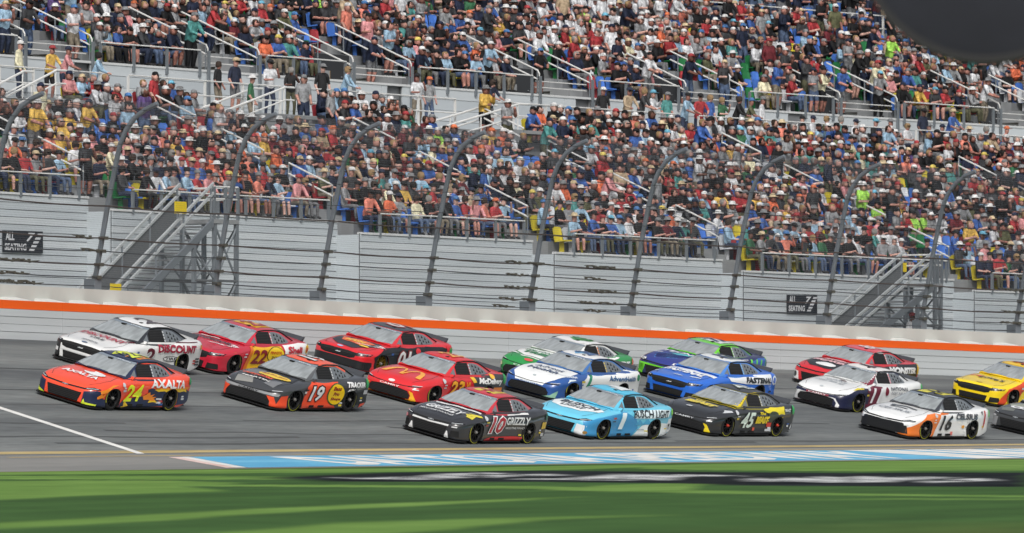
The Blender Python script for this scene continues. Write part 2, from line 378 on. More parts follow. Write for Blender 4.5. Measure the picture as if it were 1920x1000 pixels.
# painted markings on the asphalt
m_yellow = streak_mat('worn_yellow_paint', ('#7c7358', '#a8966a', '#b7a578'), .15, 3, rough=.7, fine=(1, 8), fine_amt=.25, pos=(.33, .42, .7))
m_white = streak_mat('white_line_paint', ('#c4c4c0', '#d8d8d4', '#e6e6e2'), .4, 2, rough=.7)
m_blue = streak_mat('blue_strip_paint', ('#4f9bc2', '#5fa9cd', '#7cbcd8'), .2, 1, rough=.6, fine=(2, 6), fine_amt=.15)
m_pink = streak_mat('pale_red_edge_paint', ('#c9aaa2', '#d6bcb5', '#e0cbc5'), .2, 1, rough=.7)
def road_strip(name, s0, s1, w0, w1, m, lift, parent):
    return sw_sheet(name, s0, s1, max(2, int((s1 - s0) / 4)), [w0, (w0 + w1) / 2, w1], lambda s, w: zt(s, w) + lift, m, parent)
road_strip('yellow_line', -90, 140, .10, .32, m_yellow, .004, track)
for a, b in ((-60, -26), (-24.5, -13.5), (-11.5, 150)): road_strip('yellow_line', a, b, -.60, -.44, m_yellow, .004, apron)
# the white line across the lanes
sA, wA = hit_track(0, 765); sB, wB = hit_track(264, 851)
k = (sA - sB) / (wA - wB); pts = [(sB, wB), (sB + k * (12.7 - wB), 12.7)]
vs = []; uv = []
for i in range(9):
    w_ = wB + (12.7 - wB) * i / 8; s_ = sB + k * (w_ - wB)
    for d in (-.17, .17): vs.append(P(s_ + d, w_, zt(s_ + d, w_) + .005)); uv.append((s_ + d, w_))
me = bpy.data.meshes.new('white_line'); me.from_pydata(vs, [], [(2*i, 2*i+1, 2*i+3, 2*i+2) for i in range(8)]); me.materials.append(m_white)
u = me.uv_layers.new(name='sw')
for lp in me.loops: u.data[lp.index].uv = uv[lp.vertex_index]
link(bpy.data.objects.new('white_line', me), track)
# blue strip with stretched white lettering on the apron
sL0 = sw_of(350, 861, -.12)[0]; sL1 = sw_of(480, 877, -.3)[0]
def zap(lift): return lambda s, w: zt(s, w) + lift
WB0, WB1 = W_APRON + .25, -.95
def slanted(name, offs, m, lift):
    a0, a1 = offs; vs = []; uv = []
    for i in range(41):
        for w_, st in ((WB0, sL1), (WB1, sL0)):
            x = st + a0 + (a1 - (st + a0) if a1 > 20 else a1 - a0) * i / 40
            vs.append(P(x, w_, zt(x, w_) + lift)); uv.append((x, w_))
    me = bpy.data.meshes.new(name); me.from_pydata(vs, [], [(2*i, 2*i+2, 2*i+3, 2*i+1) for i in range(40)]); me.materials.append(m)
    u = me.uv_layers.new(name='sw')
    for lp in me.loops: u.data[lp.index].uv = uv[lp.vertex_index]
    return link(bpy.data.objects.new(name, me), apron)
slanted('blue_strip', (0, 140), m_blue, .004)
slanted('white_edge', (-.5, -.05), m_white, .006); slanted('red_edge', (-1.0, -.5), m_pink, .006)
sT0 = sw_of(600, 866, -.2)[0]; sT1 = sw_of(1400, 853, -.2)[0]; sE = sw_of(1920, 850, -.2)[0]
ground_text('DAYTONA SPEEDWAY', sT0, sT1, WB0 + .25, WB1 - .2, m_white, apron, .008, 'painted_lettering', zt, bold=.045, step=1.0)
for a, b in ((.06, .30), (.36, .46), (.5, .72), (.78, .86), (.9, 1.2)):
    x0 = sT1 + (sE - sT1) * a; x1 = sT1 + (sE - sT1) * b
    vs = []; uv = []
    for i in range(9):
        for w_, d in ((WB0, 2.2), (WB1, 0)):
            x = x0 + (x1 - x0) * i / 8 + d; vs.append(P(x, w_, zt(x, w_) + .008)); uv.append((x, w_))
    me = bpy.data.meshes.new('white_block'); me.from_pydata(vs, [], [(2*i, 2*i+2, 2*i+3, 2*i+1) for i in range(8)]); me.materials.append(m_white)
    u = me.uv_layers.new(name='sw')
    for lp in me.loops: u.data[lp.index].uv = uv[lp.vertex_index]
    link(bpy.data.objects.new('white_block', me), apron)
# dark tyre streaks and pavement seams
m_rubber = streak_mat('rubber_streak', ('#484a4b', '#525455', '#5b5d5e'), .05, 2, rough=.8)
for s0, s1, wa, wb, h in ((-40, 18, 4.9, 4.6, .05), (-60, 70, 8.6, 8.6, .05), (-20, 14, 1.0, .75, .07), (-16, 4, 2.2, 1.5, .06), (-8, 22, 3.3, 3.2, .05), (-60, 80, 6.3, 6.3, .04), (10, 50, .9, 1.0, .06), (-42, -8, 1.9, 1.5, .06), (-2, 6, 2.6, 1.9, .08), (30, 60, 3.6, 3.4, .05), (-34, -14, 3.2, 2.9, .05)):
    vs = []; uv = []
    for i in range(21):
        s_ = s0 + (s1 - s0) * i / 20; wc = wa + (wb - wa) * i / 20 + .06 * math.sin(i * .9 + wa)
        for d in (-h, h): vs.append(P(s_, wc + d, zt(s_, wc + d) + .003)); uv.append((s_, wc + d))
    me = bpy.data.meshes.new('rubber_streak'); me.from_pydata(vs, [], [(2*i, 2*i+2, 2*i+3, 2*i+1) for i in range(20)]); me.materials.append(m_rubber)
    u = me.uv_layers.new(name='sw')
    for lp in me.loops: u.data[lp.index].uv = uv[lp.vertex_index]
    link(bpy.data.objects.new('rubber_streak', me), track)

# ================================================================ outer wall
m_safer = mat('barrier_white_paint', '#bfc4c6', rough=.5, var=.10, vscale=.9, stretch=(.16, .16, 3))
m_orange = mat('barrier_orange_paint', '#f26014', rough=.45, var=.07, vscale=1.2, stretch=(.2, .2, 3))
m_conc = mat('wall_concrete_paint', '#bfc1bc', rough=.75, var=.07, vscale=.9)
m_cap = mat('foam_cap_white', '#cfd1cd', rough=.6)
m_seam = mat('barrier_seam_dark', '#7c8183', rough=.8)
barrier = tag(empty('steel_barrier', P(0, W_WALL, zwall(0))), 'long white steel tube barrier with an orange top band beside the track', 'barrier')
S0, S1 = -40.0, 60.0
TH = [0, .203, .408, .613, .815, 1.055]
n = 0; s = S0
while s < S1:
    e = min(S1, s + 7.3)
    for j in range(5):
        m = m_orange if j == 4 else m_safer
        MB().swbox(s + .004, e - .004, W_WALL - (.012 if j % 2 else .0) , W_WALL + .20, TH[j] + .006 - (.05 if j == 0 else 0), TH[j + 1] - .003, n=3, zf=zwall).build('top_band' if j == 4 else 'steel_tube', m, barrier)
    s = e
MB().swbox(S0, S1, W_WALL + .03, W_WALL + .17, 0, 1.03, n=40, zf=zwall).build('backing', m_seam, barrier)
cw = tag(empty('concrete_wall', P(0, W_WALL + .7, zwall(0))), 'tall pale concrete wall standing behind the orange banded barrier', 'wall')
MB().swbox(S0, S1, W_WALL + .75, W_WALL + 1.25, -.5, 1.50, n=48, zf=zwall).build('wall_body', m_conc, cw)
# sloping caps over the foam blocks between barrier and wall
cap_s = [hitw(x, 565 + x * .0475, W_WALL + .4)[0] for x in range(-30, 1990, 64)]
for cs in cap_s:
    z = zwall(cs)
    q = [P(cs - .38, W_WALL + .21, z + 1.03), P(cs + .38, W_WALL + .21, z + 1.03), P(cs + .38, W_WALL + .74, z + 1.03), P(cs - .38, W_WALL + .74, z + 1.03),
         P(cs - .34, W_WALL + .22, z + 1.075), P(cs + .34, W_WALL + .22, z + 1.075), P(cs + .34, W_WALL + .74, z + 1.17), P(cs - .34, W_WALL + .74, z + 1.17)]
    MB().hexa(q).build('foam_cap', m_cap, barrier)

# ================================================================ catch fence
m_galv = mat('galvanised_steel', '#767d84', rough=.5, metal=.25, var=.1, vscale=2)
m_cable = mat('weathered_cable', '#4b4442', rough=.7, metal=.2)
m_cable2 = mat('thin_cable', '#4b4f53', rough=.6, metal=.4)
m_wire = mat('mesh_wire', '#7d8388', rough=.5, metal=.6)
m_clamp = mat('cable_clamp_steel', '#54534c', rough=.7, metal=.2)
WF = W_WALL + 1.0; ZF0 = 1.50
prof = [(0, 0), (.24, 1.14), (.51, 2.45), (.74, 3.4), (.9, 4.0), (1.1, 4.4), (1.38, 4.72), (1.75, 4.95), (2.15, 5.1)]
def fpt(s, o, h): return P(s, WF - o, zwall(s) + ZF0 + h)
def off_at(h): return float(np.interp(h, [p[1] for p in prof], [p[0] for p in prof]))
post_px = [(-42, 532), (175, 541), (400, 551), (597, 561), (796, 571), (990, 581), (1179, 590), (1364, 599), (1545, 608), (1725, 618), (1902, 627), (2078, 636)]
post_s = [hitw(x, y, WF)[0] for x, y in post_px]
fence = tag(empty('catch_fence', P(0, WF, zwall(0) + ZF0)), 'tall catch fence of curved grey posts and steel cables on the wall', 'fence')
for ps in post_s:
    MB().tube([fpt(ps, o, h) for o, h in prof], [.075] * 4 + [.07] * 5, 8).build('post', m_galv, fence, smooth=True)
    MB().swbox(ps - .16, ps + .16, WF - .16, WF + .2, zwall(ps) + ZF0 + .002, zwall(ps) + ZF0 + .30, n=1).build('base_plate', m_galv, fence)
    for h in (.34, .69, 1.06, 1.42):
        MB().swbox(ps - .09, ps + .09, WF - off_at(h) - .15, WF - off_at(h) + .06, zwall(ps) + ZF0 + h - .045, zwall(ps) + ZF0 + h + .045, n=1).build('cable_clip', m_clamp, fence)
SP = [S0] + [p for p in post_s if S0 < p < S1] + [S1]
rf = random.Random(3)
for h, r, m in ((.10, .014, m_cable2), (.34, .016, m_cable2), (.69, .022, m_cable), (1.06, .016, m_cable2), (1.42, .022, m_cable), (2.30, .022, m_cable), (2.75, .01, m_cable2), (3.35, .01, m_cable2), (4.0, .01, m_cable2), (4.5, .01, m_cable2), (4.92, .01, m_cable2)):
    pts = []
    for a, b in zip(SP[:-1], SP[1:]):
        sag = rf.uniform(.015, .045)
        for i in range(4):
            t = i / 4; s_ = a + (b - a) * t; pts.append(fpt(s_, off_at(h) + .12, h - sag * math.sin(math.pi * t)))
    MB().tube(pts, r, 5).build('cable', m, fence)
# splices where cables overlap
for px, hs_ in ((-5, (.69, .34, .1)), (25, (.69, .34, .10)), (55, (.1,)), (145, (1.42, 1.06)), (945, (1.42, 1.06, .69, .34, .1)), (985, (1.42, .69, .34)), (1100, (1.42, 1.06, .69, .34, .1)), (1135, (1.42, .69, .34)), (1880, (1.42, .69, .34)), (1912, (1.42, .69))):
    s_ = hitw(px, 575, WF)[0]
    for h in hs_:
        d = rf.uniform(-.3, .3); b = MB()
        b.tube([fpt(s_ + d - .6, off_at(h) + .14, h + rf.uniform(.0, .05)), fpt(s_ + d - .2, off_at(h) + .14, h + rf.uniform(.0, .05)), fpt(s_ + d + .15, off_at(h) + .14, h - rf.uniform(.0, .05)), fpt(s_ + d + .6, off_at(h) + .14, h + rf.uniform(-.01, .03))], [.01, .028, .028, .01], 6)
        for q in range(3):
            x = s_ + d - .42 + q * .3 + rf.uniform(-.08, .08); b.swbox(x - .025, x + .025, WF - off_at(h) - .18, WF - off_at(h) - .10, zwall(x) + ZF0 + h - .035, zwall(x) + ZF0 + h + .045, n=1)
        b.build('cable_splice', m_clamp, fence)
# woven wire: real wires, far too many to count
def wire_mesh():
    V = []; Fc = []
    def wire(pts, r=.003):
        o = len(V)
        for p in pts:
            V.extend([p + Vector((0, 0, r)), p + Vector((r, 0, -r)), p + Vector((-r, -r, 0))])
        for i in range(len(pts) - 1):
            for j in range(3): Fc.append((o + 3*i + j, o + 3*i + (j + 1) % 3, o + 3*i + 3 + (j + 1) % 3, o + 3*i + 3 + j))
    s = S0
    while s < S1:
        wire([fpt(s, o + .10, h) for o, h in prof[0:1] + prof[2:5:2] + prof[5:]]); s += .06
    for h in np.arange(.04, 5.05, .06):
        for a, b in zip(SP[:-1], SP[1:]): wire([fpt(a, off_at(h) + .10, h), fpt(b, off_at(h) + .10, h)], .0020)
    me = bpy.data.meshes.new('wire_mesh'); me.from_pydata(V, [], Fc); me.materials.append(m_wire)
    o = bpy.data.objects.new('wire_mesh', me); link(o, fence); o['kind'] = 'stuff'
wire_mesh()
# ================================================================ grandstand
WL, DEP, RISE, K = 15.6, .86, .37, 14
def ts(s): return -.009 * (s - 28)                     # the stand falls gently to the right
_z = [hitw(x, y, WL + DEP * k)[1] - ts(hitw(x, y, WL + DEP * k)[0]) - RISE * k for x, y, k in ((90, 367, 5), (550, 408, 4), (850, 441, 3), (1200, 475, 2), (1500, 515, 1), (1890, 552, 0))]
ZL = sum(_z) / 6
ZW_ = ZL + RISE * K; WW = WL + DEP * K; WU = WW + 2.3
_zu = [hitw(x, y, WU)[1] - ts(hitw(x, y, WU)[0]) for x, y in ((0, 105), (440, 137), (870, 165), (1070, 180), (1440, 205), (1900, 240))]
ZU = sum(_zu) / 6; RU = .36
print('STAND ZL', ZL, [round(v - ZL, 2) for v in _z], 'ZW', ZW_, 'ZU', ZU, 'dU', ZU - ZW_, [round(v - ZU, 2) for v in _zu])
aisle_s = [hitw(x, y, WL + DEP * k)[0] for x, y, k in ((196, 385, 4.5), (662, 425, 3.5), (1027, 458, 2.5), (1382, 500, 1.5), (1815, 550, .5))]
aisle_s = [aisle_s[0] - 12.4] + aisle_s + [aisle_s[-1] + 12.4, aisle_s[-1] + 24.8, aisle_s[-1] + 37.2]
AW = .62
bays = []                                               # (s0, s1, first row)
for i in range(len(aisle_s) - 1):
    bays.append((aisle_s[i] + AW, aisle_s[i + 1] - AW, max(0, 5 - i)))
SMAX = aisle_s[-1]
bay_name = ['far left bay', 'bay behind the left staircase', 'third bay from the left', 'fourth bay from the left', 'bay behind the right staircase', 'far right bay', 'far right bay', 'far right bay']
def lw(k): return WL + DEP * k
def lz(k, s): return ZL + RISE * k + ts(s)
def uw(j): return WU + DEP * j
def uz(j, s): return ZU + RU * j + ts(s)

m_step = mat('stand_step_metal', '#7b7e81', rough=.6, metal=.2, var=.1, vscale=1.2)
m_aisle = mat('aisle_step_metal', '#8e9193', rough=.6, metal=.1, var=.08, vscale=2)
m_plank = mat('facade_plank_grey', '#b4bcc1', rough=.55, var=.05, vscale=.7, stretch=(.4, .4, 4))
m_plank2 = mat('facade_plank_grey_pale', '#bec5c9', rough=.55, var=.05, vscale=.7, stretch=(.4, .4, 4))
m_cope = mat('facade_coping', '#c9cccd', rough=.5)
m_rail = mat('aluminium_rail', '#d6d7d5', rough=.4, metal=.05)
m_hrail = mat('stair_handrail_aluminium', '#aeb3b5', rough=.4, metal=.1)
m_post = mat('railing_post_steel', '#7f868c', rough=.5, metal=.4)
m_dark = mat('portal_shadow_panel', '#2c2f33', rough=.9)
m_gapd = mat('facade_gap', '#5d6164', rough=.9)
m_sign_y = mat('yellow_sign', '#dcc21e', rough=.5)
m_sign_o = mat('amber_sign', '#c8961e', rough=.5)
m_black = mat('sign_black', '#1f232a', rough=.5)
m_swhite = mat('sign_white', '#c9ccd0', rough=.5)

concourse = sw_sheet('concourse', -60, 100, 40, [W_WALL + 1.25, WL + 5.5], lambda s, w: zwall(s) + .25, m_conc)
lower = tag(empty('lower_grandstand', P(20, WL, ZL)), 'lower grandstand with grey plank front wall and stepped rows behind the fence', 'grandstand')
upper = tag(empty('upper_grandstand', P(40, WU, ZU)), 'upper grandstand tier above the walkway with its own grey panel front', 'grandstand')
walk = tag(empty('cross_walkway', P(40, WW, ZW_)), 'raised walkway with white railing between the lower and upper stands', 'walkway')

def rail_run(parent, s0, s1, w, zf, hgt, sp, heights=(1.0,), r=.022, post_m=None, pw=.05, drop=0.0, rail_m=None):
    """railing along the stand: posts and rails"""
    n = max(1, int(round((s1 - s0) / sp)))
    for i in range(n + 1):
        s = s0 + (s1 - s0) * i / n
        MB().swbox(s - pw, s + pw, w - .03, w + .03, zf(s) - drop, zf(s) + hgt - r, n=1).build('railing_post', post_m or m_post, parent)
    for f in heights:
        MB().tube([P(s0 + (s1 - s0) * i / 8, w - .035, zf(s0 + (s1 - s0) * i / 8) + hgt * f) for i in range(9)], r, 6).build('rail', rail_m or m_rail, parent)

for bi, (s0, s1, k0) in enumerate(bays):
    for k in range(k0, K):
        MB().swbox(s0, s1, lw(k), lw(k + 1) - .002, -RISE - .08, 0, n=4, zf=lambda s, k=k: lz(k, s)).build('step', m_step, lower)
    if bi < 7:
        # front wall of horizontal planks, down to the concourse
        zt0 = lambda s, k0=k0: lz(k0, s)
        h = 0.06; j = 0
        while h < lz(k0, s0) - zwall(s0) - .2:
            MB().swbox(s0 - AW * 1.38, s1 + AW * .6, lw(k0) - .03 - (.008 if j % 2 else 0), lw(k0) - .004, -h - .205, -h - .012, n=4, zf=zt0).build('plank', m_plank if (j + bi) % 3 else m_plank2, lower)
            h += .212; j += 1
        MB().swbox(s0 - AW * 1.38, s1 + AW * .6, lw(k0) - .003, lw(k0) + .05, -h, -.02, n=4, zf=zt0).build('backing', m_gapd, lower)
        MB().swbox(s0 - AW * 1.38, s1 + AW * .6, lw(k0) - .06, lw(k0) + .1, -.055, .012, n=4, zf=zt0).build('coping', m_cope, lower)
        if k0 > 0:
            MB().swbox(s1 + AW * .6 - .05, s1 + AW * .6, lw(k0 - 1) + .02, lw(k0) + .02, -h, -RISE - .07, n=1, zf=zt0).build('return_panel', m_plank, lower)
        rail_run(lower, s0 + .1, s1 - .1, lw(k0) - .045, zt0, .6, 1.42, drop=.10)
    # stepped aisle on the right-hand side of the bay
    a0, a1 = s1, s1 + 2 * AW
    for k in range(k0, K):
        MB().swbox(a0 + .004, a1 - .004, lw(k), lw(k + 1), -RISE - .08, .004, n=1, zf=lambda s, k=k: lz(k, s)).build('aisle_step', m_aisle, lower)
        MB().swbox(a0 + .004, a1 - .004, lw(k) + .43, lw(k + 1) - .004, .006, RISE / 2, n=1, zf=lambda s, k=k: lz(k, s)).build('aisle_step', m_aisle, lower)
    am = (a0 + a1) / 2; k = k0 + .4; q = 0
    while k + 1.9 < K:
        k2 = k + 1.9
        pa, pb = P(am, lw(k), lz(k, am)), P(am, lw(k2), lz(k2, am)); up = Vector((0, 0, 1))
        for hh in (.95, .62):
            MB().tube([pa + up * (hh - .35), pa + up * hh, pb + up * hh, pb + up * (hh - .35)] if hh > .9 else [pa + up * hh, pb + up * hh], .028, 6).build('aisle_handrail', m_rail, lower)
        for p_ in (pa, pb): MB().tube([p_, p_ + up * .93], .024, 6).build('railing_post', m_post, lower)
        k += 3.0; q += 1

# signs on the front wall
def wall_sign(px0, px1, py0, py1, w, label):
    s0, z1 = hitw(px0, py0, w); s1, _ = hitw(px1, py0, w); z0 = hitw(px0, py1, w)[1]
    r = tag(empty('wall_sign', P((s0 + s1) / 2, w, z0)), label, 'sign')
    MB().swbox(s0, s1, w - .07, w - .045, z0, z1, n=2).build('sign_board', m_black, r)
    H = z1 - z0; L = s1 - s0
    def tx(t, a, b, c, d, nm='lettering', sh=0):
        vs, fs = fit(text2d(t, .03, sh), s0 + L * a, s0 + L * b, z0 + H * c, z0 + H * d)
        MB().add([P(x, w - .075, y) for x, y in vs], fs).build(nm, m_swhite, r)
    tx('ALL', .06, .28, .56, .94); tx('SEATING', .04, .58, .10, .42); tx('7', .58, .80, .52, .92, 'numeral', .3)
    for i, (a, c) in enumerate(((.84, .80), (.79, .62), (.74, .44), (.69, .26), (.64, .10))):
        MB().add([P(s0 + L * (a + dx), w - .075, z0 + H * (c + dz)) for dx, dz in ((0, 0), (.13, 0), (.16, .10), (.03, .10))], [(0, 1, 2, 3)]).build('check_square', m_swhite, r)
wall_sign(2, 77, 432, 473, lw(5) - .03, 'black wall sign with white lettering near the left edge of the plank wall')
wall_sign(1473, 1529, 553, 587, lw(1) - .03, 'smaller black wall sign with white lettering left of the right staircase')

# walkway, its railing and the upper tier's front wall
MB().swbox(-30, SMAX + 10, WW, WU, -.3, 0, n=40, zf=lambda s: ZW_ + ts(s)).build('walkway_slab', m_aisle, walk)
zw_f = lambda s: ZW_ + ts(s)
for i in range(len(aisle_s) - 1):
    a, b = aisle_s[i] + AW, aisle_s[i + 1] - AW
    rail_run(walk, a + .05, b - .05, WW + .06, zw_f, .98, 1.75, heights=(1.0, .52), post_m=m_rail, pw=.035)
zu_f = lambda s: ZU + ts(s)
PORT = [(hitw(a, 100 + a * .07, WU)[0], hitw(b, 100 + b * .07, WU)[0]) for a, b in ((28, 182), (372, 495), (645, 780), (995, 1118), (1270, 1400), (1560, 1690), (1860, 1990), (2150, 2280), (2440, 2570))]
PORT = [(PORT[0][0] - 12, PORT[0][0] - 8)] + PORT
doors = [(hitw(x, 160 + x * .06, WU)[0], wd) for x, wd in ((152, .8), (738, .8), (1103, 1.5), (1490, .9))]
hU = ZU - ZW_
edges = [(-30, None)]
bay_edges = [-30.0] + [(a + b) / 2 for a, b in PORT] + [SMAX + 10]
for s0, s1 in zip(bay_edges[:-1], bay_edges[1:]):
    segs = [(s0, s1)]
    for ds, wd in doors:
        new = []
        for a, b in segs:
            if a < ds < b: new += [(a, ds - wd / 2), (ds + wd / 2, b)]
            else: new.append((a, b))
        segs = new
    for a, b in segs:
        if b - a < .1: continue
        ph = (hU - .06) / 4
        for j in range(4):
            MB().swbox(a + .006, b - .006, WU - .05 - .006 * (j % 2), WU - .004, .03 + j * ph, .03 + (j + 1) * ph - .014, n=3, zf=zw_f).build('panel', m_plank2 if j % 2 else m_plank, upper)
        MB().swbox(a, b, WU - .003, WU + .06, .03, hU - .03, n=3, zf=zw_f).build('backing', m_gapd, upper)
    MB().swbox(s0, s1, WU - .08, WU + .1, -.06, .012, n=3, zf=zu_f).build('coping', m_cope, upper)
for ds, wd in doors:
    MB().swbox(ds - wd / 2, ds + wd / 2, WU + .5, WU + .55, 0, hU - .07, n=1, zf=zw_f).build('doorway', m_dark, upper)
PD = 3
def in_portal(s, pad=0): return any(a - pad < s < b + pad for a, b in PORT)
J = 19
for pi in range(len(PORT) - 1):
    s0, s1 = PORT[pi][1] + .35, PORT[pi + 1][0] - .35
    for j in range(0, J):
        MB().swbox(s0, s1, uw(j), uw(j + 1) - .002, -RU - .08, 0, n=3, zf=lambda s, j=j: uz(j, s)).build('step', m_step, upper)
    rail_run(upper, s0 - .3, s1 + .3, WU - .095, zu_f, .62, 1.5, drop=.22)
for a, b in PORT:
    for (x0, x1) in ((a - .345, a + .345), (b - .345, b + .345)):
        for j in range(0, J):
            MB().swbox(x0, x1, uw(j), uw(j + 1) - .004, -RU - .08, .003, n=1, zf=lambda s, j=j: uz(j, s)).build('aisle_step', m_aisle, upper)
    # sunken entrance between the two stairs
    for j in range(PD, J):
        MB().swbox(a + .35, b - .35, uw(j), uw(j + 1) - .002, -RU - .08, 0, n=1, zf=lambda s, j=j: uz(j, s)).build('step', m_step, upper)
    MB().swbox(a + .35, b - .35, uw(0) + .1, uw(PD), -.5, -.02, n=1, zf=zu_f).build('entrance_floor', m_step, upper)
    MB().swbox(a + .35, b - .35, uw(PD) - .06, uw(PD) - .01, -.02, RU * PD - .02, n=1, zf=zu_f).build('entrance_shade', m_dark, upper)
    for x in (a + .36, b - .36):
        for hh, top in ((.82, 1), (.52, 0)):
            pts = [P(x, uw(-.02), uz(0, x) + hh), P(x, uw(PD + .6), uz(PD + .6, x) + hh)]
            if top: pts = [P(x, uw(-.1), uz(0, x) + .02), P(x, uw(-.1), uz(0, x) + hh - .12)] + pts
            MB().tube(pts, .027, 6).build('stair_rail', m_rail, upper)
        for j in (0, 1.6, 3.2): MB().tube([P(x, uw(j), uz(j, x)), P(x, uw(j), uz(j, x) + .8)], .026, 6).build('railing_post', m_post, upper)
        MB().swbox(x - .05, x + .05, WU - .16, WU - .1, -1.1, .62, n=1, zf=zu_f).build('corner_post', m_post, upper)
    for hh in (.25, .46): MB().tube([P(a + .4, WU + .12, uz(0, a) + hh), P(b - .4, WU + .12, uz(0, b) + hh)], .02, 5).build('rail', m_rail, upper)
    MB().tube([P(a + .5, WU + .5, uz(0, a) + .15), P(b - .6, WU + 1.9, uz(0, a) - .02)], .02, 5).build('rail', m_post, upper)
    xm = (a * .45 + b * .55)
    MB().swbox(xm, xm + .3, uw(PD) - .10, uw(PD) - .07, .12, .5, n=1, zf=zu_f).build('entrance_sign', m_sign_o, upper)
# second cross aisle higher up, upper right
JC = 10
for hh in (.45, .95):
    MB().tube([P(40 + i * 6, uw(JC) + .05, uz(JC, 40 + i * 6) + hh) for i in range(11)], .024, 6).build('rail', m_rail, upper)
for i in range(34): 
    s = 40 + i * 1.8; MB().swbox(s - .035, s + .035, uw(JC) + .02, uw(JC) + .08, 0, .95, n=1, zf=lambda x: uz(JC, x)).build('railing_post', m_rail, upper)
MB().swbox(38, 104, uw(JC) - .1, uw(JC) - .01, -.12, .02, n=20, zf=lambda x: uz(JC, x)).build('coping', m_cope, upper)

# short stairs up to the walkway
def short_stair(px0, px1, label):
    sa = hitw(px0, 215 + px0 * .03, WW - .7)[0]; sb = hitw(px1, 190 + px1 * .03, WW - .7)[0]
    r = tag(empty('walkway_stairs', P(sa, WW - .7, ZW_ - 1.1)), label, 'stairs', 'short stairs up to the walkway')
    n = 6; z0 = -1.11
    for i in range(n):
        x0 = sa + (sb - sa) * i / n; x1 = sa + (sb - sa) * (i + 1) / n
        MB().swbox(x0, x1 - .004, WW - 1.35, WW - .05, z0, z0 + 1.11 * (i + 1) / n, n=1, zf=zw_f).build('tread', m_aisle, r)
    for w_ in (WW - 1.33, WW - .07):
        for hh in (.9, .5):
            pts = [P(sa - .1, w_, zw_f(sa) + z0 + .1 + hh), P(sb, w_, zw_f(sb) + hh - .05), P(sb + .45, w_, zw_f(sb) + hh - .05)]
            MB().tube(pts, .036 if hh > .8 else .026, 6).build('stair_rail', m_rail, r)
        for t in (0.02, .5, .98):
            x = sa + (sb - sa) * t; MB().tube([P(x, w_, zw_f(x) + z0 * (1 - t)), P(x, w_, zw_f(x) + z0 * (1 - t) + .9)], .024, 6).build('railing_post', m_rail, r)
    MB().swbox(sb, sb + 1.6, WW - 1.35, WW - .004, -.12, -.004, n=1, zf=zw_f).build('landing', m_aisle, r)
    return (sa, sb)
SST = [short_stair(-20, 75, 'short metal stairs to the walkway at the left edge'), short_stair(385, 505, 'short metal stairs to the walkway beside the man in green'), short_stair(800, 945, 'short metal stairs to the walkway in the middle, nobody on them')]

